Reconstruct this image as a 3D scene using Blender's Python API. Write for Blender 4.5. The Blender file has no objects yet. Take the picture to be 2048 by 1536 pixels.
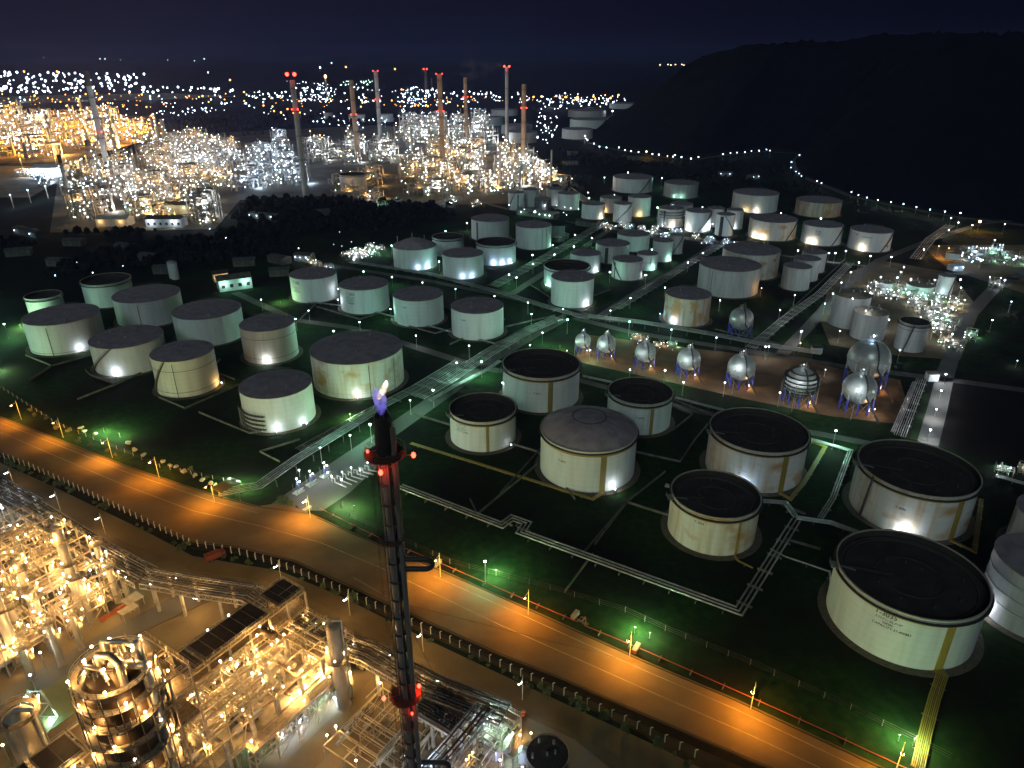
import bpy, math, random
from mathutils import Vector, Matrix, noise
from mathutils.geometry import tessellate_polygon
R = random.Random(7)
sc = bpy.context.scene
col = sc.collection
rad = math.radians

# ------------------------------------------------ camera, world, sun
F, HZ, CAM_H = 1420.0, 108.0, 150.0
PITCH = math.atan((768 - HZ) / F)
cd = bpy.data.cameras.new('camera'); cam = bpy.data.objects.new('camera', cd); col.objects.link(cam)
cam.location = (0, 0, CAM_H); cam.rotation_euler = (rad(90) - PITCH, 0, 0)
cd.sensor_width = 36; cd.lens = F / 2048 * 36; cd.clip_start = 1; cd.clip_end = 90000
sc.camera = cam
SUN_EL, SUN_AZ = 31, 197      # added broad fill from behind the camera, standing in for the plant's glow
w = bpy.data.worlds.new('World'); sc.world = w; w.use_nodes = True
nt = w.node_tree; nt.nodes.clear()
wo = nt.nodes.new('ShaderNodeOutputWorld'); bg = nt.nodes.new('ShaderNodeBackground')
tc = nt.nodes.new('ShaderNodeTexCoord'); sx = nt.nodes.new('ShaderNodeSeparateXYZ')
rp = nt.nodes.new('ShaderNodeValToRGB')
nt.links.new(tc.outputs['Generated'], sx.inputs[0]); nt.links.new(sx.outputs['Z'], rp.inputs[0])
e = rp.color_ramp.elements
e[0].position = 0.0; e[0].color = (.0026, .0032, .0135, 1)
e[1].position = .25; e[1].color = (.0012, .0015, .0065, 1)
k = e.new(.06); k.color = (.0020, .0025, .0105, 1)
# town glow over the left of the horizon
mr = nt.nodes.new('ShaderNodeMapRange'); mr.inputs[1].default_value = -.9; mr.inputs[2].default_value = .45
mr.inputs[3].default_value = 1.7; mr.inputs[4].default_value = .42
nt.links.new(sx.outputs['X'], mr.inputs[0]); nt.links.new(rp.outputs[0], bg.inputs[0]); nt.links.new(mr.outputs[0], bg.inputs[1])
nt.links.new(bg.outputs[0], wo.inputs[0])
sd = bpy.data.lights.new('plant_glow_fill', 'SUN'); sun = bpy.data.objects.new('plant_glow_fill', sd); col.objects.link(sun)
sd.energy = .56; sd.angle = rad(22); sd.color = (.72, .95, .96)
az = rad(SUN_AZ)
sdir = Vector((math.sin(az) * math.cos(rad(SUN_EL)), math.cos(az) * math.cos(rad(SUN_EL)), math.sin(rad(SUN_EL))))
sun.rotation_euler = sdir.to_track_quat('Z', 'Y').to_euler()
sc.view_settings.view_transform = 'Standard'; sc.view_settings.look = 'None'
sc.view_settings.exposure = 0; sc.view_settings.gamma = 1
sc.render.engine = 'CYCLES'
cy = sc.cycles
cy.use_denoising = True; cy.use_adaptive_sampling = True; cy.adaptive_threshold = .03; cy.adaptive_min_samples = 16
try: cy.denoiser = 'OPENIMAGEDENOISE'
except Exception: pass
cy.max_bounces = 4; cy.diffuse_bounces = 2; cy.glossy_bounces = 2; cy.transmission_bounces = 2; cy.volume_bounces = 0
cy.sample_clamp_indirect = 1.5; cy.use_light_tree = True; cy.caustics_reflective = False; cy.caustics_refractive = False

# ------------------------------------------------ geometry of the site
def at(px, py, z=0.0):
    c, s = math.cos(PITCH), math.sin(PITCH)
    a = (px - 1024) / F; b = (768 - py) / F
    t = (z - CAM_H) / (-s + b * c)
    return Vector((a * t, (c + b * s) * t, z))
def proj(v):
    c, s = math.cos(PITCH), math.sin(PITCH)
    z = v[2] - CAM_H; d = v[1] * c - z * s
    return 1024 + F * v[0] / d, 768 - F * (z * c + v[1] * s) / d
def height_for(xy, py):
    lo, hi = 0.0, 400.0
    for _ in range(40):
        m = (lo + hi) / 2
        if proj((xy[0], xy[1], m))[1] > py: lo = m
        else: hi = m
    return lo
GA = rad(57)
U = Vector((math.cos(GA), math.sin(GA), 0)); V = Vector((math.sin(GA), -math.cos(GA), 0))   # the site grid
def W(p, q, z=0.0): return U * p + V * q + Vector((0, 0, z))
def pq(v): return v.dot(U), v.dot(V)

# ------------------------------------------------ materials
def nodes(name):
    m = bpy.data.materials.new(name); m.use_nodes = True
    return m, m.node_tree, m.node_tree.nodes['Principled BSDF']
MC = {}
def mat(name, c1, rough=.6, metal=0., c2=None, scale=(1, 1, 1), thr=(.4, .65), c3=None, scale3=(.1, .1, .1), thr3=(.5, .7), seam=0, bump=0):
    if name in MC: return MC[name]
    m, t, b = nodes(name); MC[name] = m
    b.inputs['Roughness'].default_value = rough; b.inputs['Metallic'].default_value = metal
    b.inputs['Base Color'].default_value = (*c1, 1)
    if rough >= .85: b.inputs['Specular IOR Level'].default_value = .08
    out = None
    co = t.nodes.new('ShaderNodeTexCoord')
    def layer(prev, c, sca, th):
        mp = t.nodes.new('ShaderNodeMapping'); mp.inputs['Scale'].default_value = sca
        t.links.new(co.outputs['Object'], mp.inputs[0])
        n = t.nodes.new('ShaderNodeTexNoise'); n.inputs['Scale'].default_value = 1; n.inputs['Detail'].default_value = 5
        t.links.new(mp.outputs[0], n.inputs[0])
        g = t.nodes.new('ShaderNodeMapRange'); g.inputs[1].default_value = th[0]; g.inputs[2].default_value = th[1]
        t.links.new(n.outputs[0], g.inputs[0])
        x = t.nodes.new('ShaderNodeMix'); x.data_type = 'RGBA'
        t.links.new(g.outputs[0], x.inputs[0])
        if prev is None: x.inputs[6].default_value = (*c1, 1)
        else: t.links.new(prev, x.inputs[6])
        x.inputs[7].default_value = (*c, 1)
        return x.outputs[2], n
    n = None
    if c2: out, n = layer(out, c2, scale, thr)
    if c3: out, _ = layer(out, c3, scale3, thr3)
    if seam:
        s = t.nodes.new('ShaderNodeSeparateXYZ'); t.links.new(co.outputs['Object'], s.inputs[0])
        d = t.nodes.new('ShaderNodeMath'); d.operation = 'DIVIDE'; d.inputs[1].default_value = seam
        t.links.new(s.outputs['Z'], d.inputs[0])
        f = t.nodes.new('ShaderNodeMath'); f.operation = 'FRACT'; t.links.new(d.outputs[0], f.inputs[0])
        g = t.nodes.new('ShaderNodeMath'); g.operation = 'LESS_THAN'; g.inputs[1].default_value = .05
        t.links.new(f.outputs[0], g.inputs[0])
        h = t.nodes.new('ShaderNodeMath'); h.operation = 'MULTIPLY'; h.inputs[1].default_value = .3
        t.links.new(g.outputs[0], h.inputs[0])
        x = t.nodes.new('ShaderNodeMix'); x.data_type = 'RGBA'; t.links.new(h.outputs[0], x.inputs[0])
        if out is None: x.inputs[6].default_value = (*c1, 1)
        else: t.links.new(out, x.inputs[6])
        x.inputs[7].default_value = (c1[0] * .45, c1[1] * .42, c1[2] * .38, 1); out = x.outputs[2]
    if out is not None: t.links.new(out, b.inputs['Base Color'])
    if bump and n is not None:
        bp = t.nodes.new('ShaderNodeBump'); bp.inputs['Strength'].default_value = bump; bp.inputs['Distance'].default_value = .3
        t.links.new(n.outputs[0], bp.inputs['Height']); t.links.new(bp.outputs[0], b.inputs['Normal'])
    return m
def em(name, c, s):
    if name in MC: return MC[name]
    m, t, b = nodes(name); MC[name] = m
    b.inputs['Base Color'].default_value = (.2, .2, .2, 1)
    b.inputs['Emission Color'].default_value = (*c, 1); b.inputs['Emission Strength'].default_value = s
    m.cycles.emission_sampling = 'NONE'
    return m
M_white = mat('white_tank_paint', (.57, .60, .61), .55, c2=(.47, .49, .49), scale=(.5, .5, .05), thr=(.45, .75), c3=(.46, .45, .40), scale3=(.12, .12, .03), thr3=(.56, .8), seam=2.4)
M_cream = mat('cream_tank_paint', (.54, .50, .44), .6, c2=(.43, .37, .30), scale=(.5, .5, .05), thr=(.4, .75), c3=(.50, .46, .38), scale3=(.1, .1, .04), seam=2.4)
M_rusty = mat('rust_streaked_paint', (.50, .46, .40), .65, c2=(.34, .19, .08), scale=(.55, .55, .035), thr=(.42, .68), c3=(.42, .24, .10), scale3=(.15, .15, .12), thr3=(.5, .62), seam=2.4)
M_patchy = mat('patchy_rust_paint', (.55, .55, .53), .6, c2=(.44, .35, .24), scale=(.45, .45, .04), thr=(.45, .7), c3=(.40, .25, .11), scale3=(.09, .09, .13), thr3=(.54, .68), seam=2.4)
M_grey = mat('grey_tank_paint', (.42, .43, .43), .5, c2=(.33, .33, .32), scale=(.5, .5, .05), c3=(.3, .27, .22), scale3=(.1, .1, .03), thr3=(.6, .8), seam=2.4)
M_dark = mat('dark_and_unlit_tone_paint', (.09, .10, .10), .6, c2=(.06, .06, .06), scale=(.5, .5, .05), seam=2.4)  # dark tone also stands in for missing light on unlit tanks
M_roof = mat('weathered_roof_plate', (.33, .28, .31), .75, c2=(.23, .195, .22), scale=(.25, .25, .25), c3=(.31, .25, .24), scale3=(.06, .06, .06))
M_float = mat('black_and_shade_toned_roof', (.026, .021, .021), .8, c2=(.045, .036, .032), scale=(.2, .2, .2))  # black puts the shade inside lowered open roofs into the colour
M_rim = mat('pale_rim_steel', (.5, .46, .38), .5, c2=(.34, .29, .2), scale=(.3, .3, .3))
M_girder = mat('black_wind_girder', (.03, .028, .026), .6)
M_ochre = mat('ochre_pipe_paint', (.27, .20, .035), .5, c2=(.30, .20, .05), scale=(.5, .5, .2))
M_pad = mat('gravel_ring', (.12, .10, .075), .9, c2=(.08, .065, .05), scale=(1, 1, 1), bump=.4)
M_steel = mat('galvanised_steel', (.42, .43, .43), .45, .55, c2=(.32, .31, .29), scale=(.6, .6, .6))
M_pipe = mat('insulated_pipe_cladding', (.46, .46, .45), .35, .6, c2=(.30, .29, .27), scale=(.4, .4, .4))
M_darksteel = mat('dark_steel', (.06, .055, .05), .6, .2, c2=(.09, .07, .05), scale=(.5, .5, .5))
M_black = mat('black_steel', (.02, .018, .018), .6)
M_ink = mat('black_lettering', (.02, .02, .025), .7)
M_conc = mat('concrete', (.30, .27, .22), .85, c2=(.22, .19, .15), scale=(.15, .15, .15), c3=(.17, .14, .10), scale3=(.04, .04, .04), bump=.2)
M_concbeam = mat('beam_concrete', (.34, .29, .22), .8, c2=(.24, .19, .14), scale=(.6, .6, .6))
M_wall = mat('bund_concrete', (.13, .13, .11), .85, c2=(.075, .075, .06), scale=(.3, .3, .3))
M_blue = mat('blue_leg_paint', (.04, .06, .45), .45)
M_pumpblue = mat('pump_blue_paint', (.03, .05, .20), .5)
M_red = mat('red_paint', (.24, .035, .02), .5)
M_orange = mat('orange_plastic', (.48, .11, .03), .5)
M_sphere = mat('silver_sphere_paint', (.44, .46, .44), .33, .35, c2=(.34, .36, .35), scale=(.3, .3, .15), thr=(.4, .7), seam=3.1)
M_clad = mat('aluminium_cladding', (.52, .46, .36), .4, .45, c2=(.38, .31, .22), scale=(.5, .5, .12))
M_grate = mat('grating_floor', (.26, .20, .12), .7, c2=(.17, .12, .07), scale=(1.2, 1.2, 1.2))
M_fan = mat('dark_cooler_deck', (.045, .033, .02), .8, c2=(.07, .05, .03), scale=(.4, .4, .4))
M_brown = mat('brown_column_steel', (.085, .05, .022), .5, .3, c2=(.05, .028, .014), scale=(.4, .4, .25))
M_olive = mat('olive_roof_sheet', (.12, .115, .035), .8, c2=(.09, .09, .03), scale=(.3, .3, .3))
M_redsteel = mat('red_oxide_steel', (.20, .05, .035), .6)
M_leaf = mat('shrub_leaves', (.045, .075, .018), .7, c2=(.08, .11, .03), scale=(1.5, 1.5, 1.5))
M_leafd = mat('dusty_leaves', (.14, .12, .07), .8, c2=(.09, .10, .04), scale=(1.5, 1.5, 1.5))
M_post = mat('fence_post_concrete', (.42, .38, .28), .8)
M_psteel = mat('lamp_glow_tinted_steel', (.44, .35, .23), .55, .1, c2=(.30, .21, .12), scale=(.6, .6, .6))  # tan tint puts the warm lamp light into the steel colour
M_ppipe = mat('lamp_glow_tinted_cladding', (.50, .42, .30), .4, .35, c2=(.34, .26, .16), scale=(.5, .5, .5))  # warmer copy of the pipe cladding, lamp glow in its colour
M_farframe = mat('far_steelwork', (.30, .28, .24), .6, .2, c2=(.18, .16, .13), scale=(.1, .1, .1))
M_chim = mat('chimney_concrete', (.34, .35, .36), .7, c2=(.22, .22, .21), scale=(.2, .2, .04), thr=(.4, .7))
M_chimr = mat('brown_chimney_steel', (.30, .20, .12), .7, c2=(.22, .15, .09), scale=(.2, .2, .03))
E_w = em('white_lamp_glow', (.74, .88, 1.0), 14); E_ww = em('warm_lamp_glow', (1.0, .74, .42), 12)
E_g = em('green_white_lamp_glow', (.66, 1.0, .82), 16); E_o = em('sodium_lamp_glow', (1.0, .62, .28), 14)
E_r = em('red_beacon_glow', (1.0, .03, .015), 16); E_od = em('deep_orange_glow', (1.0, .38, .07), 9)
E_b = em('blue_white_glow', (.5, .72, 1.0), 11)

# ------------------------------------------------ mesh builder
class MB:
    def __init__(s): s.v = []; s.f = []; s.sm = []
    def add(s, vs, fs, smooth=False):
        o = len(s.v); s.v += [tuple(v) for v in vs]
        s.f += [[i + o for i in f] for f in fs]; s.sm += [smooth] * len(fs); return s
    def box(s, c, d, rz=0.0):
        c = Vector(c); hx, hy, hz = d[0] / 2, d[1] / 2, d[2] / 2; cs, sn = math.cos(rz), math.sin(rz)
        vs = [c + Vector((x * cs - y * sn, x * sn + y * cs, z)) for z in (-hz, hz) for x, y in ((-hx, -hy), (hx, -hy), (hx, hy), (-hx, hy))]
        return s.add(vs, [(3, 2, 1, 0), (4, 5, 6, 7), (0, 1, 5, 4), (1, 2, 6, 5), (2, 3, 7, 6), (3, 0, 4, 7)])
    def beam(s, a, b, w=.3, h=None):
        a = Vector(a); b = Vector(b); h = h or w; d = (b - a)
        if d.length < 1e-6: return s
        d.normalize(); up = Vector((0, 0, 1)) if abs(d.z) < .95 else Vector((1, 0, 0))
        x = d.cross(up).normalized() * (w / 2); y = x.cross(d).normalized() * (h / 2)
        vs = [a - x - y, a + x - y, a + x + y, a - x + y, b - x - y, b + x - y, b + x + y, b - x + y]
        return s.add(vs, [(3, 2, 1, 0), (4, 5, 6, 7), (0, 1, 5, 4), (1, 2, 6, 5), (2, 3, 7, 6), (3, 0, 4, 7)])
    def cyl(s, a, b, r, n=12, r2=None, cap=True):
        a = Vector(a); b = Vector(b); r2 = r if r2 is None else r2; d = (b - a).normalized()
        up = Vector((0, 0, 1)) if abs(d.z) < .95 else Vector((1, 0, 0))
        x = d.cross(up).normalized(); y = x.cross(d)
        vs = []
        for c, rr in ((a, r), (b, r2)):
            for i in range(n):
                t = 2 * math.pi * i / n; vs.append(c + (x * math.cos(t) + y * math.sin(t)) * rr)
        s.add(vs, [(i, (i + 1) % n, n + (i + 1) % n, n + i) for i in range(n)], True)
        if cap: s.add(vs, [tuple(range(n))[::-1], tuple(range(n, 2 * n))])
        return s
    def tube(s, pts, r, n=7):
        pts = [Vector(p) for p in pts]
        for i in range(len(pts) - 1):
            s.cyl(pts[i], pts[i + 1], r, n)
            if i: s.sphere(pts[i], r * 1.04, 6, 4)
        return s
    def sphere(s, c, r, n=24, m=12, sz=1.0, z0=-1.0):
        c = Vector(c); vs = []; fs = []
        for j in range(m + 1):
            ph = math.asin(max(-1, min(1, z0))) + (math.pi / 2 - math.asin(max(-1, min(1, z0)))) * j / m
            for i in range(n):
                t = 2 * math.pi * i / n
                vs.append(c + Vector((math.cos(t) * math.cos(ph) * r, math.sin(t) * math.cos(ph) * r, math.sin(ph) * r * sz)))
        for j in range(m):
            for i in range(n):
                a = j * n + i; b2 = j * n + (i + 1) % n; fs.append((a, b2, b2 + n, a + n))
        return s.add(vs, fs, True)
    def lathe(s, prof, n=64, c=(0, 0, 0), a0=0.0, a1=2 * math.pi, smooth=True):
        c = Vector(c); full = a1 - a0 > 6.28; k = n if full else n + 1; vs = []; fs = []
        for r, z in prof:
            for i in range(k):
                t = a0 + (a1 - a0) * i / n; vs.append(c + Vector((math.cos(t) * r, math.sin(t) * r, z)))
        for j in range(len(prof) - 1):
            for i in range(n):
                a = j * k + i; b = j * k + ((i + 1) % k if full else i + 1); fs.append((a, b, b + k, a + k))
        # one smoothing island per profile segment keeps edges crisp
        for j in range(len(prof) - 1):
            o = len(s.v); s.v += [tuple(x) for x in vs[j * k:(j + 2) * k]]
            for i in range(n):
                a = o + i; b = o + ((i + 1) % k if full else i + 1); s.f.append([a, b, b + k, a + k]); s.sm.append(smooth)
        return s
    def ring(s, r0, r1, z, t=.12, n=48, c=(0, 0, 0), a0=0.0, a1=2 * math.pi):
        return s.lathe([(r0, z), (r1, z), (r1, z + t), (r0, z + t), (r0, z)], n, c, a0, a1, False)
    def rail(s, pts, h=1.1, w=.07, step=2.0):
        pts = [Vector(p) for p in pts]; z = Vector((0, 0, h))
        for a, b in zip(pts, pts[1:]):
            s.beam(a + z, b + z, w); s.beam(a + z * .5, b + z * .5, w * .8)
            n = max(1, int((b - a).length / step))
            for i in range(n + 1): p = a.lerp(b, i / n); s.beam(p, p + z, w)
        return s
    def railring(s, r, z, h=1.1, w=.07, n=16, c=(0, 0, 0), a0=0.0, a1=2 * math.pi):
        c = Vector(c); return s.rail([c + Vector((math.cos(a0 + (a1 - a0) * i / n) * r, math.sin(a0 + (a1 - a0) * i / n) * r, z)) for i in range(n + 1)], h, w, 9)
    def mesh(s, name, m):
        me = bpy.data.meshes.new(name); me.from_pydata(s.v, [], s.f)
        if m: me.materials.append(m)
        if any(s.sm): me.polygons.foreach_set('use_smooth', s.sm)
        me.update(); return me
    def build(s, name, m, parent=None, loc=None):
        return link(name, s.mesh(name, m), parent, loc)
def link(name, data, parent=None, loc=None):
    o = bpy.data.objects.new(name, data); col.objects.link(o)
    if parent: o.parent = parent
    if loc is not None: o.location = loc
    return o
def tag(o, label, cat, group=None, kind=None):
    if label: o['label'] = label
    if cat: o['category'] = cat
    if group: o['group'] = group
    if kind: o['kind'] = kind
    return o
def thing(name, loc, label, cat, group=None, rz=0.0):
    o = link(name, None, None, loc); o.rotation_euler.z = rz; o.empty_display_size = .5
    return tag(o, label, cat, group)
def structure(o): o['kind'] = 'structure'; return o
LD = {}
def downlight(parent, loc, c, wts, r=.15, ang=150):
    d = bpy.data.lights.new('bulb', 'SPOT'); d.energy = wts; d.color = c; d.shadow_soft_size = r; d.spot_size = rad(ang); d.spot_blend = .7
    return link('bulb', d, parent, loc)
def light(parent, loc, c, wts, r=.25, name='bulb'):
    k = (c, round(wts), r)
    if k not in LD:
        d = bpy.data.lights.new('bulb', 'POINT'); d.energy = wts; d.color = c; d.shadow_soft_size = r; LD[k] = d
    return link(name, LD[k], parent, loc)
C_w = (.85, .93, 1.0); C_ww = (1.0, .57, .19); C_g = (.42, 1.0, .74); C_o = (1.0, .42, .03); C_b = (.5, .7, 1.0); C_y = (1.0, .84, .58)
def flat(name, pts, m, z=0.02, th=0.0, kind='structure'):
    """a sheet over the ground; pts are ground points"""
    vs = [Vector((p[0], p[1], z)) for p in pts]
    fs = [t for t in tessellate_polygon([vs])]
    if sum((vs[f[1]] - vs[f[0]]).cross(vs[f[2]] - vs[f[0]]).z for f in fs) < 0: fs = [tuple(reversed(f)) for f in fs]
    b = MB(); b.add(vs, fs)
    if th:
        n = len(vs); b.add(vs + [v - Vector((0, 0, th)) for v in vs], [(i, (i + 1) % n, n + (i + 1) % n, n + i) for i in range(n)])
    o = b.build(name, m)
    if kind: o['kind'] = kind
    return o
def strip(pts, w, z, th=0.0, off=0.0):
    """band of width w along a polyline on the ground, optional thickness"""
    pts = [Vector((p[0], p[1], 0)) for p in pts]; L = []; Rr = []
    for i, p in enumerate(pts):
        d = (pts[min(i + 1, len(pts) - 1)] - pts[max(i - 1, 0)]).normalized(); nrm = Vector((-d.y, d.x, 0))
        L.append(p + nrm * (off + w / 2)); Rr.append(p + nrm * (off - w / 2))
    b = MB(); n = len(pts); zt = Vector((0, 0, z))
    vs = [v + zt for v in L] + [v + zt for v in Rr]
    b.add(vs, [(i, n + i, n + i + 1, i + 1) for i in range(n - 1)])
    if th:
        dz = Vector((0, 0, th)); lo = [v - dz for v in vs]
        b.add(vs + lo, [(i, i + 1, 2 * n + i + 1, 2 * n + i) for i in range(n - 1)] + [(n + i + 1, n + i, 3 * n + i, 3 * n + i + 1) for i in range(n - 1)]
              + [(0, 2 * n, 3 * n, n), (n - 1, 2 * n - 1, 4 * n - 1, 3 * n - 1)])
    return b
ORD = ['first', 'second', 'third', 'fourth', 'fifth', 'sixth', 'seventh', 'eighth', 'ninth', 'tenth', 'eleventh', 'twelfth', 'thirteenth', 'fourteenth', 'fifteenth', 'sixteenth', 'seventeenth', 'eighteenth', 'nineteenth', 'twentieth']
def nth(i):
    if i < 20: return ORD[i]
    if i >= 99: return ('hundredth' if i == 99 else 'two-hundredth' if i == 199 else ('two-' if i > 199 else '') + 'hundred-and-' + nth((i - 100) % 100))
    t = ['twenty', 'thirty', 'forty', 'fifty', 'sixty', 'seventy', 'eighty', 'ninety'][(i + 1) // 10 - 2]; u = (i + 1) % 10
    return (t + '-' + ORD[u - 1]) if u else t[:-1] + 'ieth'
AUTO = []            # (object, what it is, mode) labelled at the end by neighbours
LAND = []            # (point, phrase) landmarks used in labels

# ------------------------------------------------ ground, roads, hill
M_soil = mat('dark_soil', (.008, .010, .007), .95, c2=(.015, .016, .010), scale=(.05, .05, .05), c3=(.007, .014, .007), scale3=(.012, .012, .012), thr3=(.4, .6))
M_grass = mat('mown_grass', (.007, .023, .006), .95, c2=(.019, .038, .009), scale=(.35, .35, .35), thr=(.38, .66), c3=(.011, .011, .007), scale3=(.03, .03, .03), thr3=(.42, .62))
M_road = mat('asphalt_road', (.085, .08, .07), .8, c2=(.06, .055, .05), scale=(.08, .08, .08), c3=(.10, .09, .075), scale3=(.02, .02, .02))
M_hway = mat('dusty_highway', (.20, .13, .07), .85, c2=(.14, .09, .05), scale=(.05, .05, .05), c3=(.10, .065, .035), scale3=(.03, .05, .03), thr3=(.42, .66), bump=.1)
M_dirt = mat('dirt_verge', (.055, .040, .022), .95, c2=(.028, .026, .012), scale=(.15, .15, .15), bump=.3)
M_yard = mat('yard_concrete', (.16, .125, .07), .85, c2=(.11, .085, .05), scale=(.1, .1, .1), c3=(.20, .165, .11), scale3=(.03, .03, .03), bump=.15)
M_patrol = mat('patrol_road_surface', (.16, .12, .06), .85, c2=(.12, .09, .045), scale=(.07, .07, .07))
M_paint = mat('road_marking_paint', (.30, .23, .15), .7, c2=(.20, .14, .085), scale=(.3, .3, .3))
M_kerb = mat('kerb_concrete', (.10, .075, .045), .85)
M_pave = mat('brown_paving', (.17, .095, .05), .85, c2=(.11, .07, .04), scale=(.15, .15, .15), c3=(.2, .13, .07), scale3=(.05, .05, .05))
M_ditch = mat('dark_ditch_soil', (.018, .014, .008), .95)  # darker soil for the strip along the highway's lower edge
b = MB(); b.add([(-30000, -300, 0), (30000, -300, 0), (30000, 60000, 0), (-30000, 60000, 0)], [(0, 1, 2, 3)])
structure(b.build('ground', M_soil))
P = lambda L, z=0: [at(x, y, z) for x, y in L]
H1 = P([(-260, 740), (0, 835), (110, 878), (255, 935), (430, 993), (520, 1016), (620, 1030), (720, 1075), (880, 1142), (1060, 1222), (1290, 1326), (1470, 1402), (1740, 1528), (2060, 1680)])
H2 = P([(-260, 800), (0, 902), (130, 960), (260, 1022), (385, 1083), (480, 1094), (590, 1120), (770, 1202), (1000, 1306), (1110, 1349), (1320, 1440), (1560, 1542), (1900, 1690)])
flat('grass', P([(-250, 700), (160, 600), (560, 480), (1000, 420), (1500, 340), (2100, 470), (2500, 1100), (2150, 1690)]) + H1[::-1], M_grass, .012)
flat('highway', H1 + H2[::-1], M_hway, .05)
flat('verge', H2 + P([(1420, 1536 + 60), (1290, 1470), (1000, 1336), (760, 1228), (560, 1128), (480, 1108), (385, 1098), (300, 1050), (0, 912), (-260, 815)]), M_dirt, .025)
PR1 = P([(-260, 822), (0, 925), (110, 975), (290, 1062), (385, 1112), (420, 1118), (560, 1142), (680, 1192), (860, 1282), (1000, 1348), (1300, 1486), (1420, 1545)])
PR2 = P([(-260, 850), (0, 958), (110, 1012), (250, 1085), (350, 1122), (380, 1140), (560, 1166), (660, 1218), (830, 1310), (980, 1380), (1060, 1425), (1180, 1480), (1300, 1545)])
flat('patrol_road', PR1 + PR2[::-1], M_patrol, .05)
flat('plant_yard', PR2[::-1] + P([(-260, 850)]) + [W(-30, -330), W(-30, -20)], M_yard, .03)
for k, (L, off) in enumerate(((H1, .5), (H2, -.5))):
    structure(strip(L, .45, .17, .17, off).build('kerb', M_kerb))
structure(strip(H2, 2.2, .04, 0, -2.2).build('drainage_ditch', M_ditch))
mid = [a.lerp(b2, .55) for a, b2 in zip([H1[0], H1[1], H1[2], H1[4], H1[6], H1[7], H1[8], H1[9], H1[10], H1[11], H1[12]], [H2[0], H2[1], H2[2], H2[3] + (H2[4] - H2[3]) * .1, H2[6], H2[6] + (H2[7] - H2[6]) * .4, H2[7] + (H2[8] - H2[7]) * .3, H2[8] + (H2[9] - H2[8]) * .3, H2[10] , H2[11], H2[12]])]
ML = P([(0, 864), (125, 918), (250, 971), (387, 1022), (520, 1052), (640, 1085), (760, 1135), (1000, 1250), (1150, 1316), (1320, 1392), (1500, 1470), (1640, 1536)])
structure(strip(ML, .22, .058).build('lane_marking', M_paint))
structure(strip(P([(0, 842), (110, 885), (255, 942), (430, 1001), (520, 1024)]), .2, .058, 0, -.8).build('edge_marking', M_paint))
structure(strip(P([(870, 1150), (1060, 1234), (1290, 1338), (1470, 1414), (1740, 1542)]), .2, .058, 0, -.6).build('edge_marking', M_paint))
flat('side_road', P([(480, 1018), (600, 1000), (585, 1012), (640, 1036)]), M_hway, .045)
# roads of the tank farm, each given by its centre line (pixels) and width
ROADS = [([(560, 1015), (660, 945), (770, 870), (905, 775), (985, 716), (1060, 672), (1135, 632), (1180, 606)], 9),
         ([(470, 585), (590, 640), (700, 655), (760, 672), (850, 700), (960, 735), (1000, 742)], 6),
         ([(660, 640), (720, 612), (560, 590)], 0),
         ([(600, 520), (720, 540), (860, 562), (1000, 590), (1120, 618), (1220, 640), (1340, 650)], 6),
         ([(1020, 590), (1090, 545), (1160, 500), (1220, 458), (1260, 440)], 6),
         ([(1190, 640), (1265, 590), (1350, 540), (1420, 495), (1470, 470)], 6),
         ([(1135, 632), (1260, 664), (1420, 690), (1560, 712), (1700, 735), (1900, 760), (2060, 782)], 6),
         ([(1000, 742), (1160, 760), (1300, 800), (1500, 845), (1640, 868), (1830, 905)], 5),
         ([(1560, 712), (1620, 650), (1690, 570), (1760, 520), (1860, 480), (1960, 448), (2060, 436)], 7),
         ([(1852, 900), (1874, 820), (1892, 745), (1910, 690), (1930, 640), (1990, 575), (2060, 540)], 8),
         ([(1330, 470), (1500, 500), (1620, 520), (1760, 535), (2060, 560)], 5),
         ([(930, 395), (1050, 428), (1200, 455), (1400, 478), (1560, 500)], 5)]
for L, wd in ROADS:
    if wd: structure(strip(P(L), wd, .035).build('site_road', M_road))
HR = [(1120, 275), (1165, 282), (1215, 296), (1285, 308), (1350, 318), (1400, 318), (1450, 310), (1535, 303), (1600, 308), (1585, 330), (1600, 352), (1640, 368), (1700, 392), (1790, 412), (1900, 432), (2060, 452)]
structure(strip(P(HR), 9, .03).build('hillside_road', M_road))
flat('sphere_paving', P([(1150, 722), (1165, 668), (1330, 690), (1600, 722), (1800, 760), (1812, 800), (1795, 848), (1660, 832), (1500, 800), (1330, 762)]), M_pave, .022)
flat('pump_paving', P([(585, 1000), (640, 950), (720, 905), (760, 930), (700, 985), (645, 1022), (600, 1020)]), M_road, .05)
flat('process_paving', P([(1660, 560), (1760, 520), (1900, 545), (1960, 620), (1920, 720), (1800, 712), (1660, 690), (1640, 640)]), M_yard, .03)
flat('east_paving', P([(1840, 490), (2060, 490), (2200, 560), (2060, 590), (1900, 540)]), M_yard, .027)
flat('dark_field', P([(1905, 740), (2060, 770), (2400, 1000), (2200, 1050), (2000, 930), (1880, 890)]), mat('bare_dark_field', (.011, .008, .007), .95, c2=(.017, .012, .01), scale=(.05, .05, .05)), .02)
flat('refinery_paving', P([(100, 465), (430, 458), (480, 400), (640, 392), (760, 398), (880, 410), (1120, 405), (1130, 380), (1060, 290), (760, 250), (330, 270), (120, 330)]), mat('refinery_concrete', (.17, .15, .11), .85, c2=(.10, .09, .07), scale=(.02, .02, .02)), .03)
flat('west_refinery_paving', P([(-80, 330), (250, 318), (340, 270), (300, 232), (-80, 225)]), mat('west_glow_tinted_concrete', (.22, .15, .08), .85, c2=(.12, .09, .05), scale=(.01, .01, .01)), .03)  # orange ground glow is partly put into the base colour
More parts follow.
